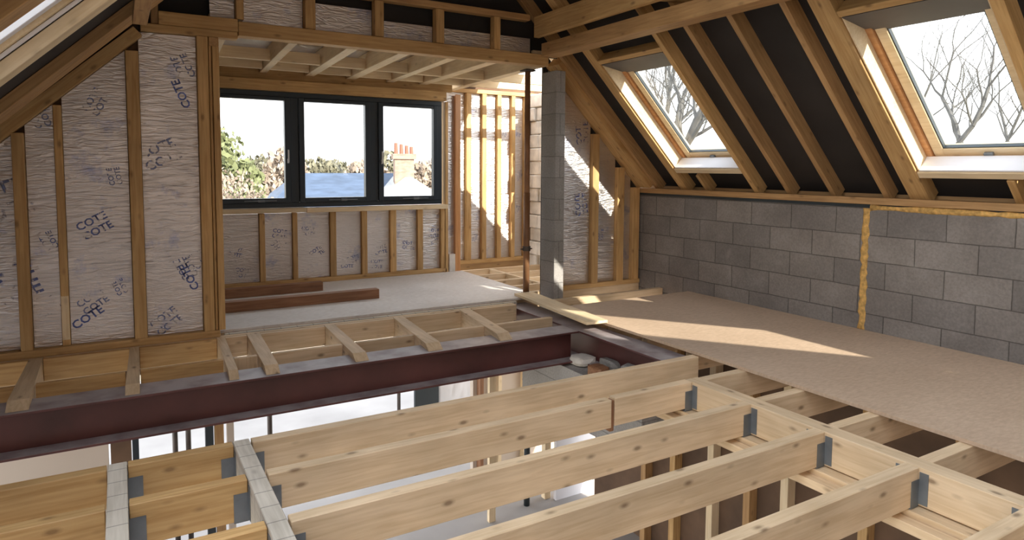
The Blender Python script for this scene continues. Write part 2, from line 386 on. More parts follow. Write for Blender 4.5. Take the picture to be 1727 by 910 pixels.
# left trimmers
timber('trimmer_beam', 0.445, 0.52, -2.9, 3.475, -JD, 0, 'grey_timber', 'grey-topped trimmer crossing the joists, left of centre foreground', 'beam')
timber('trimmer_beam', -0.085, -0.01, -2.9, 3.475, -JD, 0, 'grey_timber', 'grey-topped rough trimmer crossing the joists at far left foreground', 'beam')
for k, n in zip('abcde', ('back', 'second', 'third', 'fourth', 'front')):
    y = jy[k]
    timber('short_joist', -0.006, 0.441, y, y + JW, -JD, 0, 'stud', n + ' golden joist between the two grey-topped trimmers', 'joist', 'short joists between the grey trimmers')
    timber('short_joist', -1.3, -0.089, y, y + JW, -JD, 0, 'stud', n + ' golden joist left of the grey-topped trimmers, cut by the photo edge', 'joist', 'joists left of the grey trimmers')
# hangers
def hanger(xface, y, side, label, top=False):
    """side=-1: joist on the left of the carrying face, +1: on its right"""
    bm = bmesh.new(); t = 0.0025
    s = side
    def bx(x0, x1, *r): add_box(bm, min(x0, x1), max(x0, x1), *r)
    for yy, e in ((y - .0035, -1), (y + JW + .001, 1)):
        vs = bx(xface, xface + s * .062, yy, yy + t, -JD + .0, -.055)
        bx(xface + s * .0005, xface + s * .003, min(yy, yy + e * .04), max(yy, yy + e * .04), -JD + .01, -.02)
    bx(xface, xface + s * .062, y - .003, y + JW + .003, -JD - .004, -JD - .0012)
    if top:
        bx(xface - s * .072, xface + s * .003, y - .035, y - .004, .0006, .003)
        bx(xface - s * .072, xface + s * .003, y + JW + .004, y + JW + .035, .0006, .003)
    me = fin(bm, 'joist_hanger'); o = link('joist_hanger', me, M['galv'])
    tag(o, label, 'bracket', gh)
for k, n in (('c', 'third'), ('d', 'fourth'), ('e', 'fifth'), ('f', 'sixth')):
    hanger(3.13, jy[k], -1, 'galvanised hanger where the ' + n + ' long joist meets the trimmer')
hanger(3.13, jy['b'] + .012, -1, 'galvanised hanger at the far corner, under the spliced joist end')
for k, n in (('a', 'back'), ('b', 'second'), ('c', 'third'), ('d', 'fourth')):
    hanger(0.445, jy[k], -1, 'hanger on the left face of the middle grey trimmer, ' + n + ' joist')
    hanger(0.52, jy[k], 1, 'hanger on the right face of the middle grey trimmer, ' + n + ' joist')
    hanger(-0.01, jy[k], 1, 'hanger on the right face of the far left grey trimmer, ' + n + ' joist')

# ledger and lower stud wall under the trimmer
timber('wall_plate', 3.06, 3.26, -2.0, 3.3, -0.232, -0.187, 'joist', 'flat timber plate lying below the trimmer on the lower stud wall', 'plate')
timber('wall_plate', 2.99, 3.055, -2.0, 3.2, -0.26, -0.215, 'joist', 'narrow packing batten along the plate below the trimmer', 'batten')

# ================================================================== STEEL
def ibeam(bm, L, d, b, tw, tf):
    # local: length X, height Z (top at 0), width Y centred
    add_box(bm, 0, L, -b / 2, b / 2, -tf, 0, .002)
    add_box(bm, 0, L, -b / 2, b / 2, -d, -d + tf, .002)
    add_box(bm, 0, L, -tw / 2, tw / 2, -d + tf, -tf)
ZT = -0.045
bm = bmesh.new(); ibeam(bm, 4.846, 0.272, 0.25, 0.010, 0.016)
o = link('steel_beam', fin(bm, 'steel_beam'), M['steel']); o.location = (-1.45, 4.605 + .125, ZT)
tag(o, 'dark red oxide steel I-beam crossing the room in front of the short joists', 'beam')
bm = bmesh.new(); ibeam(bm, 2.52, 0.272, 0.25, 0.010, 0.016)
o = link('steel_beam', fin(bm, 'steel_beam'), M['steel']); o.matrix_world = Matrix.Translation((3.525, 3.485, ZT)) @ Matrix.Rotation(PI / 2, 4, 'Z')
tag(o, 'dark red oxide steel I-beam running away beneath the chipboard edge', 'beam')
# short joists between beam and rear wall
gs = 'short joists between steel beam and rear wall'
def notched(x0, x1, xr0, xr1, y0, y1, label):
    """joist with a bevelled end dropping on to the beam flange; x drifts from x0..x1 (front) to xr0..xr1 (rear)"""
    bm = bmesh.new()
    prof = [(y0, ZT + .002), (y0 + .085, 0.0), (y1, 0.0), (y1, -JD), (y0 + .23, -JD), (y0 + .23, ZT + .001), ]
    w0 = x1 - x0; L = y1 - y0
    rows = []
    for (y, z) in prof:
        t = (y - y0) / L
        a = x0 + (xr0 - x0) * t; b = x1 + (xr1 - x1) * t
        rows.append((bm.verts.new((y - (y0 + y1) / 2, -(a - (x0 + x1) / 2), z)), bm.verts.new((y - (y0 + y1) / 2, -(b - (x0 + x1) / 2), z))))
    n = len(rows)
    for i in range(n):
        a, b = rows[i], rows[(i + 1) % n]; bm.faces.new((a[0], b[0], b[1], a[1]))
    bm.faces.new([r[0] for r in rows]); bm.faces.new([r[1] for r in reversed(rows)])
    o = link('short_joist', fin(bm, 'short_joist'), M['joist'])
    o.matrix_world = Matrix.Translation(((x0 + x1) / 2, (y0 + y1) / 2, 0)) @ ROT[1].to_4x4()
    tag(o, label, 'joist', gs)
SJ = [(-.60, -.49, -.585, -.505), (-.01, .07, .03, .09), (.585, .645, .63, .69), (.815, .905, .855, .955), (1.43, 1.53, 1.485, 1.57), (2.0, 2.12, 2.11, 2.205), (2.63, 2.745, 2.78, 2.89)]
SJL = ['far left short joist between steel beam and foil wall, in shade', 'second short joist from the left, below the wide foil wall stud', 'narrow short joist below the dormer corner post', 'wide short joist just right of the corner post, paired with the narrow one',
       'fifth short joist from the left, pale slanting end on the steel beam', 'sixth short joist from the left, pale slanting end on the steel beam', 'rightmost short joist, pale end near the steel corner']
for (a, b, c, d), l in zip(SJ, SJL): notched(a, b, c, d, 4.635, 5.70, l)
def xat(i, y, s):
    a, b, c, d = SJ[i]; t = (y - 4.61) / 1.09
    return a + (c - a) * t if s == 0 else b + (d - b) * t
edges = [(-1.3, xat(0, 5, 0))] + [(xat(i, 5, 1), xat(i + 1, 5, 0) - .004) for i in range(6)] + [(xat(6, 5, 1), 3.39)]
for i, (a, b) in enumerate(edges):
    timber('noggin', a + .006, b - .004, 5.0, 5.045, -JD + .02, -.002, 'stud' if i < 3 else 'joist', ORD[i] + ' noggin from the left in the row midway between steel beam and rear wall', 'noggin', 'noggins between short joists')
edges = [(-1.3, xat(0, 5.66, 0))] + [(xat(i, 5.66, 1), xat(i + 1, 5.66, 0)) for i in range(6)] + [(xat(6, 5.66, 1) + .012, 3.39)]
for i, (a, b) in enumerate(edges):
    timber('noggin', a + .002, b - .002, 5.645, 5.69, -JD + .02, -.002, 'stud' if i < 3 else 'joist', ORD[i] + ' noggin from the left in the rear row against the wall plate', 'noggin', 'rear row of noggins')
timber('rim_joist', -1.3, 3.39, 5.702, 5.75, -JD, -.001, 'joist', 'rim joist behind the short joists, under the rear wall plate', 'joist')

# ================================================================== BOARDS
o = solid('chipboard_floor_sheet', [(3.61, 5.36, -2.9, 5.26, 0.0, 0.022)], 'osb', bev=.001)
tag(o, 'wide tan chipboard decking along the grey block wall', 'floorboard')
o = timber('plank', 3.475, 3.69, 4.50, 5.95, 0.0235, 0.05, 'pale', 'pale dusty plank lying over the steel at the chipboard edge', 'plank', slope=-0.095)
# dormer floor, three thin layers at its front edge
o = solid('chipboard_floor_sheet', [(0.62, 3.82, 5.83, 7.76, 0.0, 0.022)], 'ply', bev=.001)
tag(o, 'pale dusty chipboard floor of the dormer recess under the window', 'floorboard')
timber('edge_batten', 0.70, 3.46, 5.758, 5.80, -.03, 0.004, 'grey_timber', 'grey batten along the front edge of the dormer floor', 'batten')
for i, y in enumerate((5.9, 6.35, 6.8, 7.25, 7.7)):
    timber('dormer_joist', .62, 3.80, y, y + .05, -JD, -.001, 'joist', 'joist carrying the dormer floor, ' + ORD[i] + ' from the front edge', 'joist', 'joists under the dormer floor')
for i, y in enumerate((6.15, 6.55, 6.98, 7.42, 7.86)):
    timber('floor_joist', 3.86, 5.1, y, y + .05, -JD, 0, 'joist', 'open joist right of the dormer floor, ' + ORD[i] + ' row behind the block pier', 'joist', 'open joists behind the pier')
for i, (y0, y1) in enumerate(((6.605, 6.975), (7.035, 7.415), (7.475, 7.855))):
    timber('noggin', 4.28, 4.33, y0, y1, -JD, -.002, 'joist', ORD[i] + ' noggin across the open joists behind the pier', 'noggin', 'noggins behind the pier')
# brown timbers lying on dormer floor
for (a, b, y0, y1, l) in ((0.55, 2.26, 6.50, 6.60, 'long reddish-brown timber lying on the dormer floor, front one of two'), (0.5, 1.87, 7.2, 7.30, 'shorter reddish-brown timber lying on the dormer floor near the window wall')):
    timber('loose_timber', a, b, y0, y1, .0225, .118, 'brown', l, 'timber', 'loose brown timbers')

# ================================================================== REAR WALL (left part, foil and studs)
gw = 'studs of the left foil wall'
SL = lambda x: 2.205 + .92 * x            # underside of the left slope plate
timber('wall_plate', -1.3, .66, 5.70, 5.79, 0.0, .055, 'stud', 'bottom plate of the left foil wall on the joists', 'plate')
def stud(x0, x1, ytop, label, mat='stud', yy=(5.70, 5.79), z0=.056, group=gw):
    return timber('wall_stud', x0, x1, yy[0], yy[1], z0, ytop, mat, label, 'stud', group)
stud(-1.15, -1.07, 1.2, 'leftmost foil wall stud, beyond the photo edge')
stud(-.632, -.562, SL(-.632) - .04, 'stud at the far left of the foil wall near the photo edge')
stud(-.39, -.34, SL(-.39) - .06, 'thin recessed stud at left of foil wall, partly taped silver', yy=(5.735, 5.79))
stud(.066, .15, SL(.066) - .06, 'broad central stud of the left foil wall under the roof corner')
stud(.545, .622, 2.358, 'stud beside the dormer corner post on its left')
stud(.628, .648, 2.358, 'thin shadowed stud squeezed between two dormer corner studs', yy=(5.715, 5.79))
stud(.652, .70, 2.29, 'dormer corner post whose edge meets the window')
timber('packer', .63, .70, 5.70, 5.79, 2.291, 2.358, 'rafter', 'small dark packer on top of the dormer corner post', 'packer')
o = timber('tape_strip', -.388, -.342, 5.731, 5.7345, .10, .42, 'pale', 'pale cut patch on the thin recessed stud, low down', 'offcut')
# sloping plate of the left gable wall
beam('sloping_plate', (-1.2, 5.745, SL(-1.2) - .05), (.18, 5.745, SL(.18) - .05), .09, .085, (-.68, 0, .74), 'stud', 'sloping top plate of the left foil wall below the gable rafter', 'plate')
# top plates
timber('wall_plate', .17, .84, 5.70, 5.79, 2.36, 2.415, 'stud', 'top plate of the left foil wall under the roof corner', 'plate')
timber('wall_plate', .29, .845, 5.70, 5.80, 2.417, 2.515, 'stud', 'upper short plate lapping the end of the dormer header', 'plate')
timber('header_beam', .848, 3.78, 5.70, 5.82, 2.39, 2.50, 'stud', 'header beam across the dormer opening', 'beam')
# foil panels between studs
def foil_poly(name, pts, y, label, cat='insulation', group=None, t=.03):
    bm = bmesh.new(); vs = [bm.verts.new((x, y, z)) for x, z in pts]
    f_ = bm.faces.new(vs); r_ = bmesh.ops.extrude_face_region(bm, geom=[f_])
    bmesh.ops.translate(bm, vec=(0, t, 0), verts=[v for v in r_['geom'] if isinstance(v, bmesh.types.BMVert)])
    o = link(name, fin(bm, name), M['foil']); tag(o, label, cat, group); return o
YF = 5.762
gf = 'foil insulation boards'
S = lambda x: SL(x) - .055
FP = {}
FP['a'] = foil_poly('foil_board', [(-1.06, .058), (-.635, .058), (-.635, S(-.635)), (-1.06, S(-1.06))], YF, 'foil board left of the leftmost visible stud', group=gf)
FP['b'] = foil_poly('foil_board', [(-.558, .058), (-.393, .058), (-.393, S(-.393)), (-.558, S(-.558))], YF, 'narrow crinkled foil board between the two leftmost studs', group=gf)
FP['c'] = foil_poly('foil_board', [(-.337, .058), (.062, .058), (.062, S(.062)), (-.337, S(-.337))], YF, 'foil board with slanted blue lettering left of the broad central stud', group=gf)
FP['d'] = foil_poly('foil_board', [(.154, .058), (.541, .058), (.541, 2.355), (.154, 2.355)], YF, 'tall foil board between the broad central stud and the dormer corner', group=gf)

# faded print on the foil
def lettering(parent, txt, x, z, y, size, ang, mat='ink', small=True):
    cu = bpy.data.curves.new('txt', 'FONT'); cu.body = txt; cu.size = size; cu.resolution_u = 2; cu.offset = size * .022
    t = bpy.data.objects.new('txt', cu); C.objects.link(t)
    dg = bpy.context.evaluated_depsgraph_get(); me = bpy.data.meshes.new_from_object(t.evaluated_get(dg))
    C.objects.unlink(t); bpy.data.objects.remove(t)
    bm = bmesh.new(); bm.from_mesh(me)
    # stand it up in XZ, reading from the camera side
    bmesh.ops.transform(bm, matrix=Matrix.Translation((x, y - .0012, z)) @ Matrix.Rotation(-ang, 4, 'Y') @ Matrix.Rotation(PI / 2, 4, 'X'), verts=bm.verts)
    me2 = bpy.data.meshes.new('printed_lettering'); bm.to_mesh(me2); bm.free()
    o = link('printed_lettering', me2, M[mat], parent); o.matrix_parent_inverse = parent.matrix_basis.inverted()
    return o
def smudge(parent, x, z, y, wd, hg, ang, mat='inkf', n=9):
    """two rows of print worn too far to read cleanly"""
    o = lettering(parent, 'COTE' + chr(10) + 'COTE', 0, 0, 0, hg * .5, 0, 'print' if mat == 'ink' else 'printf')
    o.name = 'faded_print'
    me = o.data; cx_ = sum(v.co.x for v in me.vertices) / len(me.vertices); cz_ = sum(v.co.z for v in me.vertices) / len(me.vertices)
    for v in me.vertices: v.co.x -= cx_; v.co.z -= cz_
    o.matrix_basis = Matrix.Translation((x, y, z)) @ Matrix.Rotation(-ang, 4, 'Y')
    return o
dg = math.radians
lettering(FP['d'], 'COTE', .525, .40, YF, .085, dg(115))
smudge(FP['d'], .43, .56, YF, .20, .14, dg(115)); smudge(FP['d'], .52, .62, YF, .16, .1, dg(115))
smudge(FP['d'], .28, .16, YF, .22, .16, dg(35))
smudge(FP['d'], .27, 1.45, YF, .22, .2, dg(25)); 
lettering(FP['d'], 'COTE', .50, 1.82, YF, .085, dg(112))
smudge(FP['d'], .45, 2.12, YF, .24, .14, dg(112))
lettering(FP['c'], 'COTE', -.31, .16, YF, .085, dg(33)); smudge(FP['c'], -.2, .36, YF, .24, .14, dg(33))
smudge(FP['c'], -.02, .45, YF, .26, .09, dg(112), 'ink'); smudge(FP['c'], -.17, .92, YF, .30, .16, dg(28), 'ink')
smudge(FP['c'], -.03, 1.28, YF, .2, .1, dg(100)); smudge(FP['c'], -.13, 1.82, YF, .14, .14, dg(60))
smudge(FP['b'], -.47, 1.70, YF, .12, .12, dg(110)); smudge(FP['b'], -.45, .82, YF, .3, .1, dg(112), 'ink'); smudge(FP['b'], -.47, .35, YF, .1, .14, dg(30))
smudge(FP['a'], -.72, .52, YF, .1, .3, dg(20), 'ink'); smudge(FP['a'], -.74, 1.1, YF, .1, .3, dg(20))

# cripple studs above the header
gc = 'short studs above the header'
CR = [(.835, .892), (1.37, 1.455), (1.968, 2.05), (2.55, 2.632), (3.16, 3.228)]
for i, (a, b) in enumerate(CR):
    timber('cripple_stud', a, b, 5.715, 5.80, 2.505 if i else 2.52, 2.815, 'stud', ORD[i] + ' short stud from the left above the dormer header', 'stud', gc)
timber('wall_plate', .6, 3.56, 5.705, 5.80, 2.818, 2.875, 'rafter', 'upper plate over the short studs above the header', 'plate')
timber('cripple_stud', .24, .29, 5.72, 5.80, 2.418, 2.80, 'rafter', 'dark stud above the left end of the header beside the purlin', 'stud', gc)
prev = .65; ZF = [2.81, 2.81, 2.74, 2.662, 2.662, 2.662]
for i, (a, b) in enumerate(CR + [(3.62, 3.7)]):
    foil_poly('foil_board', [(prev + .003, 2.506 if i else 2.52), (a - .003, 2.506 if i else 2.52), (a - .003, ZF[i]), (prev + .003, ZF[i])], 5.80, ['foil strip with a green scribble left of the first short stud', 'foil strip with blue print after the first short stud above the header', 'foil strip between second and third short studs above the header', 'foil strip between third and fourth short studs above the header', 'foil strip between fourth and fifth short studs above the header', 'foil strip at the right end above the header'][i], group=gf)
    prev = b

# ================================================================== DORMER: window wall
YW = 7.77
def window():
    root = empty('window_1', (2.1, YW, .9)); tag(root, 'dark grey three-casement dormer window', None, None, 'structure')
    def part(name, boxes, mat, bev=.004, par=root):
        bm = bmesh.new()
        for b in boxes: add_box(bm, *b, bev)
        o = link(name, fin(bm, name), M[mat]); o.parent = par; o.matrix_parent_inverse = root.matrix_basis.inverted(); return o
    part('window_frame', [(.66, 3.54, YW, YW + .09, .90, .955), (.66, 3.54, YW, YW + .09, 2.135, 2.19), (.66, .72, YW, YW + .09, .955, 2.135), (3.48, 3.54, YW, YW + .09, .955, 2.135), (1.675, 1.765, YW, YW + .09, .955, 2.135), (2.60, 2.70, YW, YW + .09, .955, 2.135)], 'frame')
    for i, (a, b) in enumerate(((.91, 1.612), (1.83, 2.54), (2.765, 3.42))):
        z0, z1, t = 1.008, 2.095, .062
        z0 = 1.008; lo = .957; hi = 2.133
        xa, xb = (.722, 1.673) if i == 0 else (1.767, 2.598) if i == 1 else (2.702, 3.478)
        s = part('casement', [(xa, a, YW - .02, YW + .06, lo, hi), (b, xb, YW - .02, YW + .06, lo, hi), (a, b, YW - .02, YW + .06, lo, z0), (a, b, YW - .02, YW + .06, z1, hi)], 'frame')
        g = part('glass_pane', [(a, b, YW + .03, YW + .036, z0, z1)], 'glass', 0)
        hx = b + .03 if i != 2 else a - .03
        if i != 1:
            bm = bmesh.new(); add_box(bm, hx - .009, hx + .009, YW - .045, YW - .02, 1.40, 1.45, .003); add_box(bm, hx - .007, hx + .009, YW - .055, YW - .045, 1.41, 1.55, .004)
            o = link('handle', fin(bm, 'handle'), M['white']); o.parent = root; o.matrix_parent_inverse = root.matrix_basis.inverted()
        c = (a + b) / 2 + .08
        part('stay_bar', [(c - .17, c + .17, YW - .036, YW - .02, .975, .985), (c - .03, c + .04, YW - .046, YW - .02, .967, .99)], 'galv', .002)
window()
gl = 'studs below the window'
timber('lintel', .68, 3.585, YW - .05, YW + .09, 2.195, 2.315, 'stud', 'timber lintel above the dark dormer window', 'beam')
timber('window_sill', .68, 1.83, YW - .06, YW + .09, .845, .895, 'pale', 'left length of the timber sill under the window', 'sill')
timber('window_sill', 1.833, 3.60, YW - .06, YW + .09, .84, .893, 'pale', 'right length of the timber sill under the window', 'sill')
timber('wall_plate', .64, 3.60, YW - .02, YW + .07, .0225, .075, 'stud', 'bottom plate of the low wall under the window', 'plate')
LS = [(.88, .94), (1.323, 1.381), (1.682, 1.735), (2.108, 2.178), (2.486, 2.553), (2.844, 2.921), (3.203, 3.275), (3.52, 3.575)]
for i, (a, b) in enumerate(LS):
    timber('wall_stud', a, b, YW - .015, YW + .07, .076, .838, 'stud', ORD[i] + ' stud from the left in the low wall under the window', 'stud', gl)
prev = .66
for i, (a, b) in enumerate(LS):
    if a - prev > .1:
        p = foil_poly('foil_board', [(prev + .003, .077), (a - .003, .077), (a - .003, .836), (prev + .003, .836)], YW + .03, ORD[i] + ' foil board from the left in the low wall under the window', group=gf)
        for q in range(2): smudge(p, random.uniform(prev + .12, a - .08), random.uniform(.15, .7), YW + .03, .16, .12, random.uniform(-.3, .6), 'inkf' if q else 'ink')
    prev = b
# right jamb
timber('jamb_post', 3.58, 3.62, YW - .02, YW + .09, .0225, 2.19, 'stud', 'thin jamb post at the right end of the window', 'post')
timber('jamb_post', 3.725, 3.80, YW - .01, YW + .09, -.02, 2.29, 'orange', 'orange-brown corner post right of the window', 'post')
o = foil_poly('foil_board', [(3.623, .0225), (3.722, .0225), (3.722, 2.28), (3.623, 2.28)], YW + .04, 'slim foil strip between the window jamb and the corner post', group=gf)
o = solid('insulation_offcut', [(3.635, 3.72, YW - .02, YW + .035, .0225, .25)], 'render', bev=.004); tag(o, 'small white block standing at the foot of the window jamb', 'block')

# foil wall set back to the right
YB = 8.2
gr = 'studs of the bright foil wall'
timber('wall_plate', 3.82, 5.08, YB - .0, YB + .09, 0.03, .085, 'stud', 'bottom plate of the bright foil wall right of the window', 'plate')
timber('floor_joist', 3.82, 5.08, YB + .0, YB + .09, -JD, .028, 'rafter', 'dark joist under the bright foil wall', 'joist')
RS = [(4.10, 4.175), (4.345, 4.412), (4.585, 4.65), (4.815, 4.875), (5.03, 5.085)]
for i, (a, b) in enumerate(RS):
    timber('wall_stud', a, b, YB - .01, YB + .09, .086, 2.375, 'stud', ORD[i] + ' stud from the left in the bright foil wall', 'stud', gr)
prev = 3.80
for i, (a, b) in enumerate(RS):
    p = foil_poly('foil_board', [(prev + .003, .087), (a - .003, .087), (a - .003, 2.374), (prev + .003, 2.374)], YB + .05, ORD[i] + ' tall foil board from the left in the bright wall right of the window', group=gf)
    smudge(p, (prev + a) / 2, random.uniform(1.8, 2.2), YB + .05, .2, .08, dg(70), 'inkf'); smudge(p, (prev + a) / 2, random.uniform(.3, 1.0), YB + .05, .2, .08, dg(75), 'inkf')
    prev = b
timber('wall_plate', 3.81, 5.3, YB - .01, YB + .09, 2.377, 2.43, 'stud', 'top plate of the bright foil wall', 'plate')
# stone cheek
def ragged():
    bm = bmesh.new(); z = -.2; k = 0
    while z < 2.5:
        h = random.uniform(.15, .24); y0 = 7.72 + random.uniform(-.07, .07)
        add_box(bm, 5.10 + random.uniform(-.015, .015), 5.4, 5.0 + 1.2, YB + .1, z, z + h - .006, .01); 
        z += h; k += 1
    o = link('stone_wall', fin(bm, 'stone_wall'), M['stone']); tag(o, 'sunlit pale stone cheek wall glimpsed between prop and block pier', 'wall')
    return o
bm = bmesh.new(); z = -.25
while z < 2.35:
    h = .19; y = 6.9 + random.uniform(0, .1)
    while y < YB + .0:
        L = random.uniform(.25, .42); e = min(YB - .02, y + L)
        if e - y > .05: add_box(bm, 5.10 + random.uniform(-.03, .03), 5.36, y, e - .008, z, z + h - .008, .012)
        y += L
    z += h
o = link('stone_wall', fin(bm, 'stone_wall'), M['render']); tag(o, 'pale stone cheek wall glimpsed between the brown prop and the block pier', 'wall')

# dormer ceiling
gcj = 'dormer ceiling joists'
ZC = 2.39
CJ = [(.70, .83, 'leftmost'), (1.31, 1.385, 'second'), (1.80, 1.90, 'third'), (2.275, 2.385, 'fourth'), (2.765, 2.86, 'fifth'), (3.185, 3.30, 'sixth'), (3.74, 3.85, 'rightmost wide')]
for (a, b, n) in CJ:
    timber('ceiling_joist', a, b, 5.825, 8.18 if a > 3.5 else 7.795, ZC, ZC + .17, 'pale', n + ' flat roof joist of the dormer ceiling running to the window', 'joist', gcj, slope=-0.055)
def cjx(i, y, s): return CJ[i][s] + .055 * (y - 6.85)
for row, (y0, n) in enumerate(((6.86, 'front'), (7.46, 'rear'))):
    for i in range(6):
        a = cjx(i, y0, 1); b = cjx(i + 1, y0, 0); yy = y0 + .03 * i
        timber('noggin', a + .006, b - .006, yy, yy + .045, ZC, ZC + .11, 'pale', ORD[i] + ' noggin from the left in the ' + n + ' row of the dormer ceiling', 'noggin', 'dormer ceiling noggins')
    timber('noggin', cjx(6, y0, 1) + .006, 5.25, y0 + .17, y0 + .215, ZC, ZC + .11, 'pale', 'noggin right of the last dormer ceiling joist, ' + n + ' row', 'noggin', 'dormer ceiling noggins')
for i, (a, b) in enumerate(((.66, 1.35), (1.40, 1.9), (1.95, 2.4), (2.45, 2.9), (2.95, 3.35), (3.4, 3.95))):
    pass
o = solid('ceiling_foil', [(.3, 3.9, 5.89, 7.95, ZC + .172, ZC + .20)], 'foil'); tag(o, 'foil sheet above the dormer ceiling joists', 'insulation')
o = solid('ceiling', [(.2, 4.35, 5.89, 8.35, ZC + .205, ZC + .26)], 'joist'); tag(o, kind='structure')
o = solid('wall_window_head', [(.66, 3.70, YW + .03, YW + .09, 2.318, 2.59)], 'stud'); tag(o, kind='structure')
o = solid('wall_left', [(.50, .64, 5.905, 7.90, -.2, 2.55)], 'ash'); tag(o, kind='structure')

# prop
bm = bmesh.new(); add_tube(bm, (3.73, 6.02, .03), (3.73, 6.02, 1.1), .034, seg=16); add_tube(bm, (3.73, 6.02, .55), (3.73, 6.02, 2.37), .03, seg=16)
pr = empty('steel_prop', (3.73, 6.02, .024)); tag(pr, 'rusty brown upright prop from floor to header beside the block pier', 'prop')
def ch(par, name, bm, mat, smooth=False):
    o = link(name, fin(bm, name, smooth), M[mat]); o.parent = par; o.matrix_parent_inverse = par.matrix_basis.inverted(); return o
pass
ch(pr, 'tube', bm, 'rust', True)
bm = bmesh.new(); add_tube(bm, (3.73, 6.02, .48), (3.73, 6.02, .53), .043, seg=16); add_tube(bm, (3.66, 6.02, .50), (3.80, 6.02, .50), .007, seg=8); ch(pr, 'collar', bm, 'propsteel')
bm = bmesh.new(); add_box(bm, 3.69, 3.77, 5.98, 6.06, .0245, .03); ch(pr, 'foot_plate', bm, 'propsteel')
bm = bmesh.new(); add_box(bm, 3.67, 3.79, 5.96, 6.08, 2.37, 2.385); ch(pr, 'head_plate', bm, 'propsteel')

# block pier
o = solid('block_pier', [(3.885, 4.005, 5.72, 5.98, -.3, 2.36)], 'blockx', bev=.004); tag(o, 'narrow grey concrete block pier between the dormer and the sloping foil wall', 'pier')

# ================================================================== sloping foil wall on the right of the pier
YT = 6.05
SR = lambda x: 6.50 - x
gt = 'studs of the sloping foil wall'
TS = [(4.12, 4.225, 'first stud beside the block pier in the sloping foil wall'), (4.62, 4.71, 'middle stud of the sloping foil wall'), (4.985, 5.085, 'third stud of the sloping foil wall'), (5.22, 5.32, 'last short stud of the sloping foil wall, in the block wall corner')]
timber('wall_plate', 4.007, 5.35, YT, YT + .09, 0.0, .05, 'stud', 'bottom plate of the sloping foil wall', 'plate')
timber('rim_joist', 4.0, 5.35, YT + .01, YT + .06, -JD, -.002, 'joist', 'rim joist under the sloping foil wall', 'joist')
for a, b, l in TS:
    timber('wall_stud', a, b, YT - .01, YT + .08, .051, SR(b) - .04, 'stud', l, 'stud', gt)
prev = 4.05
for i, (a, b, _) in enumerate(TS):
    if a - prev > .05:
        p = foil_poly('foil_board', [(prev + .003, .052), (a - .003, .052), (a - .003, SR(a) - .034), (prev + .003, SR(prev) - .034)], YT + .045, ['foil strip beside the block pier', 'bright foil board next to the block pier, blue smudge on it', 'foil board between middle and third studs of the sloping wall', 'foil sliver in the corner by the block wall'][i], group=gf)
        if i == 1: smudge(p, 4.5, .95, YT + .045, .22, .2, dg(95), 'ink'); smudge(p, 4.5, 1.75, YT + .045, .14, .2, dg(95), 'ink')
        if i == 2: smudge(p, 4.78, .6, YT + .045, .3, .1, dg(85), 'ink')
    prev = b
beam('sloping_plate', (5.335, 5.998, SR(5.335) - .03), (4.02, 5.998, SR(4.02) - .03), .24, .172, (1, 0, 1), 'stud', 'sloping top plate of the right foil wall', 'plate')
bm = bmesh.new()
vs = [bm.verts.new((x, 6.135, z)) for x, z in [(4.0, -.24), (5.355, -.24), (5.355, 1.3), (4.0, 2.62)]]
f_ = bm.faces.new(vs); r_ = bmesh.ops.extrude_face_region(bm, geom=[f_]); bmesh.ops.translate(bm, vec=(0, .03, 0), verts=[v for v in r_['geom'] if isinstance(v, bmesh.types.BMVert)])
o = link('wall_sloping', fin(bm, 'wall_sloping'), M['membrane']); tag(o, kind='structure')
timber('corner_stud', 4.008, 4.045, YT - .02, YT + .07, .051, 2.36, 'rafter', 'dark stud in the joint between pier and sloping foil wall', 'stud')

# ================================================================== KNEE WALL, PLATES
XW = 5.36
o = solid('wall_right', [(XW, XW + .25, -2.9, 6.2, -.25, 1.048)], 'block'); tag(o, kind='structure')
timber('wall_plate', XW - .02, XW + .12, -2.9, 6.15, 1.078, 1.135, 'rafter', 'long timber wall plate on top of the grey block wall', 'plate')
o = solid('mortar_bed', [(XW + .005, XW + .11, -2.9, 6.15, 1.049, 1.0775)], 'dark'); tag(o, 'dark packing strip under the long wall plate', 'packing')
timber('eaves_board', XW + .192, XW + .225, -2.9, 6.15, 1.05, 1.163, 'rafter', 'upright eaves board behind the rafter feet', 'board')
# foam
def foam(name, pts, axis, label):
    bm = bmesh.new(); prev = None
    n = len(pts)
    rings = []
    for (c, w_, d_) in pts:
        ring = []
        for k in range(7):
            a = PI * k / 6
            u = -math.cos(a) * w_ / 2 * random.uniform(.9, 1.1); dd = math.sin(a) * d_ * random.uniform(.7, 1.2)
            if axis == 'z': ring.append(bm.verts.new((XW + .004 - dd, c[0] + u, c[1])))
            else: ring.append(bm.verts.new((XW + .004 - dd, c[0], c[1] + u)))
        rings.append(ring)
    for a, b in zip(rings, rings[1:]):
        for k in range(6): bm.faces.new((a[k], a[k + 1], b[k + 1], b[k]))
        bm.faces.new((a[0], b[0], b[6], a[6]))
    bm.faces.new(rings[0]); bm.faces.new(list(reversed(rings[-1])))
    o = link(name, fin(bm, name, True), M['foam']); tag(o, label, 'foam')
foam('foam_strip', [((3.275 + random.uniform(-.006, .006), .025 + 1.02 * i / 28), .062 + random.uniform(-.012, .014), .016) for i in range(29)], 'z', 'yellow expanding foam strip running up the joint in the block wall')
foam('foam_strip', [((3.24 - 3.4 * i / 44, 1.052), .045 + random.uniform(-.014, .016), .016) for i in range(45)], 'y', 'yellow foam line squeezed out along the top of the block wall')

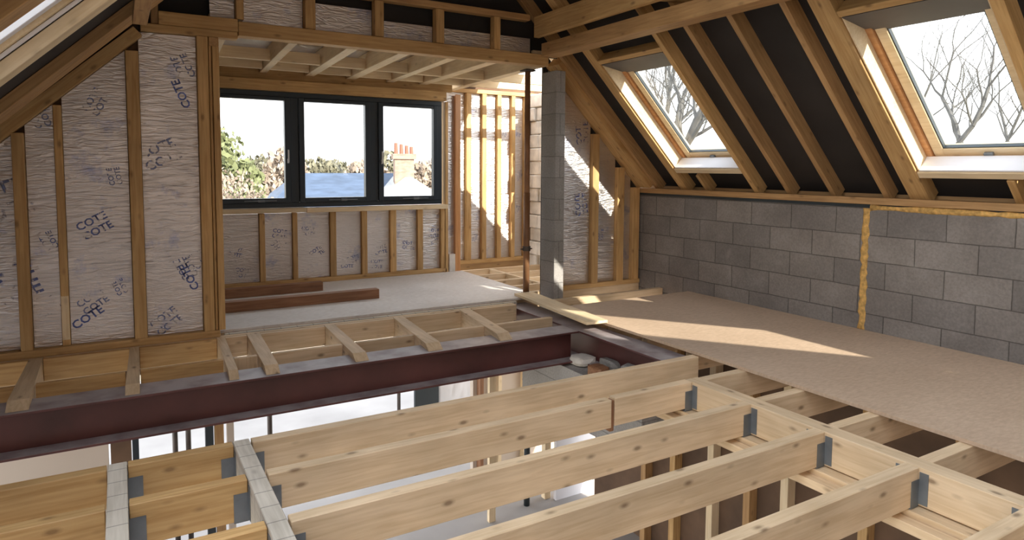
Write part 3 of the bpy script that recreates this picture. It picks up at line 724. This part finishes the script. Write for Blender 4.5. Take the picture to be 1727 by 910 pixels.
# ================================================================== ROOF right
KR = 6.54
gra = 'rafters of the right slope'
RA = [(5.815, 5.87, 'gable rafter against the sloping foil wall'), (5.35, 5.46, 'rafter forming the far side of the smaller skylight'), (4.40, 4.455, 'rafter forming the near side of the smaller skylight'),
      (4.03, 4.08, 'first plain rafter between the two skylights'), (3.58, 3.63, 'second plain rafter between the two skylights'), (3.11, 3.16, 'third plain rafter between the two skylights'),
      (2.80, 2.95, 'wide doubled rafter on the far side of the larger skylight'), (1.86, 1.93, 'rafter on the near side of the larger skylight'), (1.40, 1.45, 'rafter beyond the right edge of the photo'), (1.165, 1.215, 'rafter outside the photo, beside the hidden skylight')]
for y0, y1, l in RA:
    yc = (y0 + y1) / 2
    beam('rafter', (5.44, yc, KR - 5.44), (2.14, yc, KR - 2.14), y1 - y0, .15, (1, 0, 1), 'rafter' if 'plain' in l or 'gable' in l else 'stud', l + ', right slope', 'rafter', gra)
# purlins
timber('purlin', 3.69, 3.86, -2.9, 5.70, 2.475, 2.605, 'rafter', 'brown purlin beam under the right slope rafters', 'beam')
timber('purlin', 3.60, 3.66, -2.9, 5.70, 2.655, 2.855, 'stud', 'pale purlin on top of the brown one at the upper right', 'beam')
timber('purlin', .105, .19, -2.9, 5.06, 2.28, 2.335, 'rafter', 'purlin under the left slope, its end at the foil wall corner', 'beam')
beam('collar_tie', (3.665, 3.95, 2.66), (3.98, 3.87, 2.66), .06, .05, (0, 0, 1), 'stud', 'short stub timber sticking out beside the pale purlin', 'timber')
for i, y in enumerate((1.0, 2.2, 3.4, 4.47, 5.0)):
    timber('collar_tie', 1.25, 2.95, y, y + .05, 3.45, 3.6, 'rafter', 'collar tie high under the ridge, ' + ORD[i] + ' from the camera', 'timber', 'collar ties')
# trimmers and lining of skylights
U = Vector((0, 1, 0)); V = Vector((-R2, 0, R2)); Nn = Vector((R2, 0, R2))
def skylight(idx, ya, yb, xlo, xhi, label, out_of_view=False):
    """ya<yb opening; xlo = X of the lower trimmer edge, xhi = X of the upper trimmer edge on the inner plane"""
    rot = Matrix((U, V, U.cross(V))).transposed()      # local: u along Y, v up slope, n
    if U.cross(V).dot(Nn) < 0: rot = Matrix((-U, V, (-U).cross(V))).transposed()
    org = Vector((xlo, (ya + yb) / 2, KR - xlo))
    root = empty('window_%d' % idx, org, rot); tag(root, label, None, None, 'structure')
    Wd = (yb - ya) / 2; L = (xlo - xhi) / R2
    def part(name, boxes, mat, bev=.003):
        bm = bmesh.new()
        for b in boxes: add_box(bm, *b, bev)
        o = link(name, fin(bm, name), M[mat]); o.parent = root; return o
    z0 = .165; fw = .055; t = .002
    lo, hi = -.075, L + .03
    # outer frame
    part('window_frame', [(-Wd + t, -Wd + fw, lo, hi, z0, z0 + .09), (Wd - fw, Wd - t, lo, hi, z0, z0 + .09), (-Wd + fw, Wd - fw, lo, lo + fw, z0, z0 + .09), (-Wd + fw, Wd - fw, hi - fw, hi, z0, z0 + .09)], 'orange')
    s = fw + .004; sw = .075
    part('sash', [(-Wd + s, -Wd + s + sw, lo + s, hi - s, z0 + .02, z0 + .085), (Wd - s - sw, Wd - s, lo + s, hi - s, z0 + .02, z0 + .085), (-Wd + s + sw, Wd - s - sw, lo + s, lo + s + sw, z0 + .02, z0 + .085), (-Wd + s + sw, Wd - s - sw, hi - s - sw, hi - s, z0 + .02, z0 + .085)], 'pale')
    q = s + sw
    part('gasket', [(-Wd + q, -Wd + q + .008, lo + q, hi - q, z0 + .03, z0 + .06), (Wd - q - .008, Wd - q, lo + q, hi - q, z0 + .03, z0 + .06), (-Wd + q, Wd - q, lo + q, lo + q + .008, z0 + .03, z0 + .06), (-Wd + q, Wd - q, hi - q - .008, hi - q, z0 + .03, z0 + .06)], 'dark', 0)
    part('glass_pane', [(-Wd + q, Wd - q, lo + q, hi - q, z0 + .05, z0 + .056)], 'glass', 0)
    part('catch', [(-.03, .03, lo + s + .02, lo + s + .045, z0 - .005, z0 + .02), (-.012, .012, lo + fw - .01, lo + s + .02, z0 - .002, z0 + .018)], 'galv', .003)
    part('lining', [(-Wd + t, Wd - t, -.055, .0, .135, .162), (-Wd + t, -Wd + .014, .0, L, .02, .162), (Wd - .014, Wd - t, .0, L, .02, .162)], 'pale')
    part('sill_lining', [(-Wd + .016, Wd - .016, -.002, .012, .012, .162)], 'whiteboard', .002)
    # dark head lining, slanting from the upper trimmer to the sash head
    bm = bmesh.new(); c = []
    for (v_, n_) in ((L - .004, .004), (L - .004, .14), (L - .27, .226), (L - .285, .205)):
        c.append((bm.verts.new((-Wd + .016, v_, n_)), bm.verts.new((Wd - .016, v_, n_))))
    for k in range(4): bm.faces.new((c[k][0], c[(k + 1) % 4][0], c[(k + 1) % 4][1], c[k][1]))
    bm.faces.new([q_[0] for q_ in c]); bm.faces.new([q_[1] for q_ in reversed(c)])
    o = link('head_lining', fin(bm, 'head_lining'), M['lining']); o.parent = root
    # trimmers
    a = 'smaller' if idx == 2 else 'larger' if idx == 3 else 'hidden'
    for (v0, v1, n, mt) in ((-.062, -.004, 'lower', 'pale'), (L + .002, L + .05, 'upper', 'stud')):
        bm = bmesh.new(); add_box(bm, -Wd + .001, Wd - .001, v0, v1, 0, .13, .003)
        o = link('skylight_trimmer', fin(bm, 'skylight_trimmer'), M[mt]); o.matrix_world = Matrix.Translation(org) @ rot.to_4x4()
        tag(o, n + ' trimmer between the rafters of the ' + a + ' skylight', 'trimmer', 'skylight trimmers')
    return org, Wd, L
SK = [(2, 4.457, 5.348, 5.18, 4.155, 'smaller far roof skylight with pine frame, right slope'), (3, 1.932, 2.798, 5.195, 4.17, 'larger near roof skylight with pine frame, right slope'), (4, -.35, 1.16, 5.19, 4.16, 'third roof skylight outside the photo, right slope')]
for a in SK: skylight(*a)
for (y, l) in ((5.07, 'short jack rafter below the smaller skylight'), (2.20, 'short jack rafter below the larger skylight')):
    beam('jack_rafter', (5.44, y, KR - 5.44), (5.25, y, KR - 5.25), .05, .14, (1, 0, 1), 'stud', l, 'rafter')
# membrane with openings: strips between the holes
def membrane(name, rects, rot, org, th, mat='membrane'):
    bm = bmesh.new()
    for (u0, u1, v0, v1) in rects: add_box(bm, u0, u1, v0, v1, 0, th)
    o = link(name, fin(bm, name), M[mat]); o.matrix_world = Matrix.Translation(org) @ rot.to_4x4(); return o
rot = Matrix((-U, V, (-U).cross(V))).transposed()
org = Vector((5.55, 0, KR - 5.55)) + Nn * .153       # u = -Y
vmax = (5.55 - 2.14) / R2 + .15
rects = []; y = -2.9
for (idx, ya, yb, xl, xh, _) in sorted(SK, key=lambda s: s[1]):
    rects.append((-(ya), -y, 0, vmax))
    rects.append((-yb, -ya, 0, (5.55 - xl) / R2 - .08)); rects.append((-yb, -ya, (5.55 - xh) / R2 + .035, vmax))
    y = yb
rects.append((-6.12, -y, 0, vmax))
o = membrane('ceiling_right', rects, rot, org, .03); tag(o, kind='structure')

# ================================================================== ROOF left
tl = .95; nl = Vector((-tl, 0, 1)).normalized(); vl = Vector((1, 0, tl)).normalized()
LC = 2.24
def LP(x): return LC + tl * x
gle = 'rafters of the left slope'
for y0, y1, mt, l in ((5.07, 5.245, 'rafter', 'gable rafter above the left foil wall, left slope'), (5.25, 5.43, 'rafter', 'second gable rafter tight against the left foil wall, left slope'), (4.14, 4.295, 'pale', 'pale rafter on the far side of the left skylight, left slope'), (3.14, 3.30, 'rafter', 'rafter on the near side of the left skylight, left slope')):
    yc = (y0 + y1) / 2
    beam('rafter', (-1.3, yc, LP(-1.3)), (2.04, yc, LP(2.04)), y1 - y0, .066, nl, mt, l, 'rafter', gle)
rotl = Matrix((U, vl, U.cross(vl))).transposed()
if U.cross(vl).dot(nl) < 0: rotl = Matrix((-U, vl, (-U).cross(vl))).transposed(); su = -1
else: su = 1
# left skylight as window_5
x0s = -.72; Ls = 1.5
orgl = Vector((x0s, 3.72, LP(x0s))); root = empty('window_5', orgl, rotl); tag(root, 'roof skylight at the upper left corner, left slope', None, None, 'structure')
def partl(name, boxes, mat, bev=.003):
    bm = bmesh.new()
    for b in boxes: add_box(bm, *b, bev)
    o = link(name, fin(bm, name), M[mat]); o.parent = root; return o
Wd = .418
partl('window_frame', [(-Wd, -Wd + .055, 0, Ls, .09, .18), (Wd - .055, Wd, 0, Ls, .09, .18), (-Wd + .055, Wd - .055, 0, .055, .09, .18), (-Wd + .055, Wd - .055, Ls - .055, Ls, .09, .18)], 'pale')
partl('sash', [(-Wd + .06, -Wd + .13, .06, Ls - .06, .11, .17), (Wd - .13, Wd - .06, .06, Ls - .06, .11, .17), (-Wd + .13, Wd - .13, .06, .13, .11, .17), (-Wd + .13, Wd - .13, Ls - .13, Ls - .06, .11, .17)], 'whiteboard')
partl('glass_pane', [(-Wd + .13, Wd - .13, .13, Ls - .13, .14, .146)], 'glass', 0)
partl('lining', [(-Wd, -Wd + .015, 0, Ls, .069, .088), (Wd - .015, Wd, 0, Ls, .069, .088)], 'whiteboard')
# membrane left: far part with hole for skylight, high part elsewhere
orgm = Vector((-1.3, 0, LP(-1.3))) + nl * .068
vm = (2.04 + 1.3) * math.sqrt(1 + tl * tl)
vs0 = (x0s + 1.3) * math.sqrt(1 + tl * tl); vs1 = vs0 + Ls
def ru(y0, y1): return (y0, y1) if su == 1 else (-y1, -y0)
rects = [(*ru(4.14, 5.895), 0, vm), (*ru(3.30, 4.14), 0, vs0), (*ru(3.30, 4.14), vs1, vm), (*ru(2.55, 3.30), 0, vm)]
o = membrane('ceiling_left', rects, rotl, orgm, .03); tag(o, kind='structure')
timber('ridge_board', 2.045, 2.135, -2.9, 5.7, 4.2, 4.62, 'rafter', 'ridge board at the top of the roof', 'beam')
# gable closing above the dormer
bm = bmesh.new(); pts = [(-1.35, 1.0), (.1, 2.42), (.64, 2.5), (.64, 2.64), (3.75, 2.64), (3.95, 2.55), (2.1, 4.42)]
vs = [bm.verts.new((x, 5.873, z)) for x, z in [(.215, 2.518), (4.0, 2.505), (4.0, 2.725), (2.26, 4.46)]]
f_ = bm.faces.new(vs); r_ = bmesh.ops.extrude_face_region(bm, geom=[f_]); bmesh.ops.translate(bm, vec=(0, .015, 0), verts=[v for v in r_['geom'] if isinstance(v, bmesh.types.BMVert)])
o = link('wall_gable', fin(bm, 'wall_gable'), M['membrane']); tag(o, kind='structure')
# wall behind the left foil boards
bm = bmesh.new()
vs = [bm.verts.new((x, 5.80, z)) for x, z in [(-1.4, -.25), (.66, -.25), (.66, 2.515), (.19, 2.513), (-1.4, 1.0)]]
f_ = bm.faces.new(vs); r_ = bmesh.ops.extrude_face_region(bm, geom=[f_]); bmesh.ops.translate(bm, vec=(0, .1, 0), verts=[v for v in r_['geom'] if isinstance(v, bmesh.types.BMVert)])
o = link('wall_back', fin(bm, 'wall_back'), M['ash']); tag(o, kind='structure')
o = solid('wall_window', [(.5, 3.62, YW + .075, YW + .2, -.3, .83)], 'ash'); tag(o, kind='structure')
o = solid('wall_dormer', [(3.81, 5.4, YB + .095, YB + .2, -.3, 2.6)], 'ash'); tag(o, kind='structure')
# far end of the attic behind the camera: gable with a wide low opening
o = solid('wall_left_knee', [(-1.5, -1.32, -2.9, 5.7, -.25, 1.05)], 'ash'); tag(o, kind='structure')
timber('wall_plate', -1.5, -1.3, -2.9, 5.69, 1.052, 1.11, 'rafter', 'wall plate on the left knee wall outside the photo', 'plate')
bm = bmesh.new(); vs = [bm.verts.new((x, -3.1, z)) for x, z in [(-1.4, -.25), (5.5, -.25), (5.5, 1.1), (2.1, 4.5), (-1.4, 1.1)]]
f_ = bm.faces.new(vs); r_ = bmesh.ops.extrude_face_region(bm, geom=[f_]); bmesh.ops.translate(bm, vec=(0, .15, 0), verts=[v for v in r_['geom'] if isinstance(v, bmesh.types.BMVert)])
o = link('wall_front', fin(bm, 'wall_front'), M['blockx']); tag(o, kind='structure')

# ================================================================== LOWER STOREY
o = solid('floor', [(-6, 9, -3.2, 13.5, -2.7, -2.5)], 'slabs'); tag(o, kind='structure')
o = solid('plasterboard_sheet', [(-2.6, -.15, 6.5, 6.56, -2.5, -.6)], 'plaster'); tag(o, 'tan plasterboard sheet seen below the steel beam at far left', 'board')
timber('lower_post', -.135, .02, 6.5, 6.62, -2.5, -.25, 'ash', 'brown post below the steel beam at far left, right of the plasterboard', 'post')
def frame_post(x0, x1, y0, y1, mat, label): timber('lower_post', x0, x1, y0, y1, -2.5, -.3, mat, label, 'post', 'lower storey posts')
frame_post(.028, .082, 7.0, 7.06, 'frame', 'thin black upright beside the bright lower floor, far left')
frame_post(.66, .735, 7.1, 7.16, 'dark', 'dark upright below the middle grey trimmer, left of its pair')
frame_post(.745, .83, 7.1, 7.16, 'rafter', 'brown upright beside the dark one below the steel beam')
frame_post(.86, .925, 7.1, 7.16, 'plaster', 'pale upright right of the brown one below the steel beam')
frame_post(3.36, 3.44, 6.15, 6.2, 'pale', 'pale timber post on the lower floor with black foot brackets')
frame_post(4.17, 4.25, 6.28, 6.36, 'pale', 'pale stud on the lower floor right of the dark pipe')
def acrow(x, y, label, r=.022):
    root = empty('acrow_prop', (x, y, -2.5)); tag(root, label, 'prop', 'steel props on the lower floor')
    pass
    bm = bmesh.new(); add_tube(bm, (x, y, -2.49), (x, y, -.9), r * 1.15, seg=12); add_tube(bm, (x, y, -.95), (x, y, -.34), r * .9, seg=12); ch(root, 'tube', bm, 'propsteel', True)
    bm = bmesh.new(); add_tube(bm, (x, y, -1.02), (x, y, -.9), r * 1.7, seg=12); add_tube(bm, (x - .055, y, -.98), (x + .055, y, -.98), .008, seg=8); ch(root, 'collar', bm, 'propsteel')
    bm = bmesh.new(); add_box(bm, x - .055, x + .055, y - .07, y + .07, -2.5, -2.492); ch(root, 'foot_plate', bm, 'propsteel')
    bm = bmesh.new(); add_box(bm, x - .055, x + .055, y - .07, y + .07, -.34, -.332); ch(root, 'head_plate', bm, 'propsteel')
acrow(.396, 7.2, 'leftmost steel prop on the bright lower floor')
acrow(.514, 7.2, 'second steel prop on the bright lower floor, close to the leftmost')
acrow(1.29, 7.2, 'steel prop on the lower floor right of the grey trimmer')
acrow(3.41, 9.0, 'steel prop on the lower floor left of the dark screen')
o = solid('dark_screen', [(3.58, 3.955, 8.8, 8.85, -2.5, -.4)], 'dark', bev=.005); tag(o, 'black screen panel below the right half of the steel beam', 'panel')
# crumpled plastic sheet
bm = bmesh.new(); nx, nz = 14, 18
g = [[bm.verts.new((3.965 + .57 * i / nx, 8.82 + random.uniform(-.02, .02), -2.5 + 2.0 * k / nz)) for k in range(nz + 1)] for i in range(nx + 1)]
for i in range(nx):
    for k in range(nz): bm.faces.new((g[i][k], g[i + 1][k], g[i + 1][k + 1], g[i][k + 1]))
r_ = bmesh.ops.extrude_face_region(bm, geom=list(bm.faces)); bmesh.ops.translate(bm, vec=(0, .01, 0), verts=[v for v in r_['geom'] if isinstance(v, bmesh.types.BMVert)])
o = link('plastic_sheet', fin(bm, 'plastic_sheet', True), M['plastic']); tag(o, 'crumpled white plastic sheet hanging beside the black screen', 'sheet')
# lower rear right stud wall
o = solid('wall_lower', [(3.75, 7.5, 7.3, 7.38, -2.5, -.25)], 'plaster'); tag(o, kind='structure')
for i, x in enumerate((3.80, 4.06, 4.44, 4.82, 5.3)):
    timber('lower_stud', x, x + .05, 7.2, 7.298, -2.5, -.3, 'pale' if i else 'brown', ORD[i] + ' upright from the left in the lower wall behind the steel beam', 'stud', 'lower wall uprights')
# right lower wall under the chipboard
o = solid('wall_lower_right', [(4.6, 4.7, -2.5, 5.9, -2.5, -.28)], 'ash'); tag(o, kind='structure')
for i, y in enumerate((4.62, 4.24, 3.80, 3.42, 3.08, 2.47, 1.9)):
    timber('lower_stud', 4.5, 4.598, y * 1.07, y * 1.07 + .07, -2.5, -.3, ('rafter', 'stud', 'pale', 'rafter', 'pale', 'stud', 'rafter')[i], ORD[i] + ' upright from the far end of the lower wall below the chipboard', 'stud', 'lower right wall studs')
timber('lower_plate', 4.5, 4.7, -2.5, 5.9, -.279, -.222, 'brown', 'head plate of the lower wall below the chipboard', 'plate')
o = solid('white_panel', [(4.27, 4.80, 6.2, 6.25, -2.5, -.4)], 'whiteboard'); tag(o, 'white board panel standing on the lower floor, seen between joists', 'board')
bm = bmesh.new(); add_tube(bm, (3.92, 6.28, -2.5), (3.92, 6.28, -.95), .035, seg=14); add_tube(bm, (3.86, 6.28, -1.02), (3.99, 6.28, -1.02), .02, seg=10)
o = link('waste_pipe', fin(bm, 'waste_pipe', True), M['dark']); tag(o, 'dark pipe with a tee on the lower floor, seen between joists', 'pipe')
# masonry under the steel corner with broken blocks
o = solid('masonry_pier', [(3.25, 3.75, 3.62, 5.3, -.80, -.341)], 'blockx'); tag(o, 'block wall supporting the steel beams at their corner', 'wall')
for i, (rx, ry, a, b_, c_, mt) in enumerate(((3.34, 3.76, .075, .09, .05, 'render'), (3.50, 3.80, .07, .085, .045, 'blockx'), (3.33, 4.00, .07, .11, .06, 'plaster'), (3.49, 4.03, .075, .10, .07, 'blockx'), (3.34, 4.26, .075, .10, .05, 'brown'), (3.50, 4.30, .07, .12, .06, 'blockx'), (3.42, 4.58, .11, .11, .045, 'render'))):
    bm = bmesh.new(); bmesh.ops.create_icosphere(bm, subdivisions=2, radius=1)
    for v in bm.verts:
        k = random.uniform(.88, 1.05)
        q = Vector([math.copysign(abs(t) ** .55, t) for t in v.co]) * k
        v.co = Vector((q.x * a * .95, q.y * b_ * .95, max(q.z, -.9) * c_))
    o = link('rubble', fin(bm, 'rubble'), M[mt])
    o.location = (rx, ry, -.34 + c_ * .92); o.rotation_euler = (0, 0, random.uniform(-.12, .12))
    tag(o, ('nearest left', 'nearest right', 'second left', 'second right', 'third left', 'third right', 'farthest')[i] + ' lump of broken masonry on the wall head below the steel corner', 'rubble', 'broken masonry lumps')

# ================================================================== OUTSIDE
o = solid('ground', [(-150, 250, -60, 300, -6.2, -6.0)], 'grass'); tag(o, kind='structure')
# unseen block added behind the camera to keep low sun off the open roof
o = solid('sun_blocker', [(-10, 5.5, -12, -7.2, -6, 10.5)], 'brick'); tag(o, 'tall unseen brick block added behind the viewpoint to hold off the sun', 'house')
# neighbour house
hs = empty('neighbour_house', (8.5, 28, -6)); tag(hs, 'neighbouring house with blue slate roof and brick chimney seen through the window', 'house')
pass
def poly_mesh(verts, faces): 
    bm = bmesh.new(); vs = [bm.verts.new(v) for v in verts]
    for f_ in faces: bm.faces.new([vs[i] for i in f_])
    return bm
bm = poly_mesh([(6.5, 29, 1.1), (11.5, 29, 1.1), (2.6, 25, -2.6), (14.5, 25, -2.6), (2.6, 33, -2.6), (14.5, 33, -2.6)], [(0, 1, 3, 2), (1, 0, 4, 5), (0, 2, 4), (1, 5, 3), (2, 3, 5, 4)])
ch(hs, 'roof', bm, 'slate')
bm = bmesh.new(); add_box(bm, 3, 14.1, 25.4, 32.6, -6, -2.6); ch(hs, 'wall', bm, 'render')
bm = poly_mesh([(10.7, 26.5, .95), (6.5, 23.0, -2.3), (14.9, 23.0, -2.3), (6.5, 29, -2.3), (14.9, 29, -2.3), (10.7, 29, .95)], [(0, 1, 2), (0, 5, 3, 1), (0, 2, 4, 5), (1, 3, 4, 2), (3, 5, 4)])
ch(hs, 'hipped_wing_roof', bm, 'lead')
cr = Matrix.Translation((10.75, 27.6, 0)) @ Matrix.Rotation(dg(-14), 4, 'Z')
bm = bmesh.new(); add_box(bm, -.42, .42, -.3, .3, .4, 1.72, 0, cr); add_box(bm, -.5, .5, -.38, .38, 1.72, 1.95, 0, cr); st = ch(hs, 'chimney_stack', bm, 'brick')
for i, px in enumerate((-.33, -.1, .13, .34)):
    bm = bmesh.new(); add_tube(bm, cr @ Vector((px, 0, 1.95)), cr @ Vector((px, 0, 2.42 - .05 * i)), .09, .075, 12)
    o = link('chimney_pot', fin(bm, 'chimney_pot'), M['pot'], st)
# foliage
def cloud(n, fn, size):
    bm = bmesh.new()
    for _ in range(n):
        p = fn(); s = size * random.uniform(.6, 1.4)
        e = Euler((random.uniform(0, 6), random.uniform(0, 6), random.uniform(0, 6))).to_matrix()
        q = [p + e @ Vector(c) * s for c in ((-1, 0, 0), (0, -.55, 0), (1, 0, 0), (0, .55, 0))]
        bm.faces.new([bm.verts.new(c) for c in q])
    return bm
def blob(cs):
    def fn():
        (c, r_) = random.choice(cs); d = Vector((random.gauss(0, 1), random.gauss(0, 1), random.gauss(0, 1))).normalized()
        k = random.random() ** .4
        return Vector((c[0] + d.x * r_[0] * k, c[1] + d.y * r_[1] * k, c[2] + d.z * r_[2] * k))
    return fn
def tree(name, label, cat, base, cs, n, size, mat, group=None, tr=.12):
    root = empty(name, base); tag(root, label, cat, group); pass
    ch(root, 'foliage', cloud(n, blob(cs), size), mat)
    top = max(c[0][2] for c in cs)
    bm = bmesh.new(); add_tube(bm, base, (cs[0][0][0], cs[0][0][1], top - .2), tr, tr * .4, 8)
    for c, r_ in cs[1:5]: add_tube(bm, (base[0] + (cs[0][0][0] - base[0]) * .5, base[1], base[2] + (top - base[2]) * .5), c, tr * .5, tr * .2, 6)
    ch(root, 'trunk', bm, 'bark')
k_ = .72
def sc3(cs): return [((c[0] * k_, c[1] * k_, 1.36 + (c[2] - 1.36) * k_), tuple(q * k_ for q in r_)) for c, r_ in cs]
tree('evergreen_tree', 'bushy green tree at the left of the window view', 'tree', (2.2, 18.7, -6), sc3([((2.9, 26, .6), (1.5, 1.4, 2.3)), ((1.6, 26, 1.2), (1.3, 1.2, 1.6)), ((3.9, 26, .4), (.8, .8, 1.2)), ((3.2, 26, -.8), (1.7, 1.4, 1.2)), ((2.6, 26, 1.9), (1.0, .9, .9))]), 7000, .095, 'leaf')
tree('bare_shrub', 'pinkish twiggy shrub below the green tree outside the window', 'shrub', (1.9, 14.4, -6), sc3([((2.6, 20, .25), (1.1, 1, 1.1)), ((1.9, 20, .1), (1, 1, 1.1)), ((3.2, 20, -.2), (.9, .9, .9)), ((2.3, 20, -2), (1.6, 1.2, 1.4))]), 5200, .045, 'twig')
random.seed(21)
for i in range(14):
    x = 6 + i * 2.35 + random.uniform(-.5, .5); hgt = random.uniform(.5, 1.6) + (1.0 if i in (3, 7) else 0)
    yy = 56 + (i % 3) * 7; x *= yy / 62
    tree('hedge_tree', ORD[i % 12] + (' distant tree from the left on the skyline beyond the roof' if i < 12 else ' extra distant tree at the right end of the skyline'), 'tree', (x, yy, -6), [((x, yy, .8), (1.7, 1.5, hgt + .6)), ((x + .9, yy, .2), (1.6, 1.5, 1.4)), ((x - .8, yy, -.6), (1.7, 1.5, 1.8)), ((x, yy, -3), (2.0, 1.5, 2.6))], 2300, .27, 'leaf2' if i % 3 else 'twig', 'skyline trees')
# bare trees beyond the skylights
def branch_tree(label, fork, base_z, L, seed, r0=.1, levels=6, spread=1.0):
    """bare tree: a trunk up to the fork, then limbs dividing into fine twigs"""
    rg = random.Random(seed); bm = bmesh.new()
    def grow(p, d, L, r_, lev):
        q = p; steps = 3
        for k in range(steps):
            nd = (d + Vector((rg.uniform(-.2, .2), rg.uniform(-.25, .25), rg.uniform(-.08, .16)))).normalized()
            e = q + nd * (L / steps); rr = r_ * (1 - .1 * (k + 1))
            add_tube(bm, q, e, r_ * (1 - .1 * k), rr, 7 if lev < 2 else 4, False); q = e; d = nd
            if lev < levels and k < 2 and rg.random() < .7:
                sd = (d + Vector((rg.uniform(-.8, .8), rg.choice((-1, 1)) * rg.uniform(.5, 1.0), rg.uniform(-.1, .45))) * spread).normalized()
                grow(q, sd, L * rg.uniform(.5, .75), rr * .5, lev + 1 + (rg.random() < .4))
        if lev < levels:
            for sg in (-1, 1):
                sd = (d + Vector((rg.uniform(-.5, .5), sg * rg.uniform(.25, .7), rg.uniform(0, .4))) * spread).normalized()
                grow(q, sd, L * rg.uniform(.62, .85), rr * .68, lev + 1)
    f_ = Vector(fork); b_ = Vector((fork[0], fork[1] + .15, base_z))
    add_tube(bm, b_, b_.lerp(f_, .6), r0 * 1.5, r0 * 1.25, 8, False); add_tube(bm, b_.lerp(f_, .6), f_, r0 * 1.25, r0 * 1.1, 8, False)
    for a, b in ((.30, .25), (-.45, -.1), (.9, .3), (-.95, 0)):
        grow(f_, Vector((b, a, 1.0)).normalized(), L * (1 if abs(a) < .5 else .8), r0 * (.8 if abs(a) < .5 else .5), 1)
    o = link('bare_tree', fin(bm, 'bare_tree'), M['bark']); tag(o, label, 'tree', 'bare winter trees')
branch_tree('bare forked winter tree filling the larger skylight', (20, 9.65, 2.15), -6, 1.6, 5, .09)
branch_tree('bare winter tree at the right edge of the larger skylight', (24, 10.2, 2.3), -6, 1.3, 11, .06)
branch_tree('bare winter tree at the left edge of the larger skylight', (27, 15.4, 2.4), -6, 2.7, 17, .07)
branch_tree('thick bare tree behind the smaller skylight', (13, 13.2, 1.7), -6, 1.6, 23, .15)
branch_tree('second bare tree crowding the smaller skylight', (19, 20.4, 2.2), -6, 2.0, 29, .15)

# ------------------------------------------------------------------ render look
sc = bpy.context.scene
sc.view_settings.view_transform = 'Standard'; sc.view_settings.look = 'None'; sc.view_settings.gamma = 1.0
sc.view_settings.use_curve_mapping = False; sc.view_settings.exposure = 0.35
sc.cycles.use_denoising = True; sc.cycles.max_bounces = 10; sc.cycles.diffuse_bounces = 6; sc.cycles.transparent_max_bounces = 12
sc.cycles.sample_clamp_indirect = 6
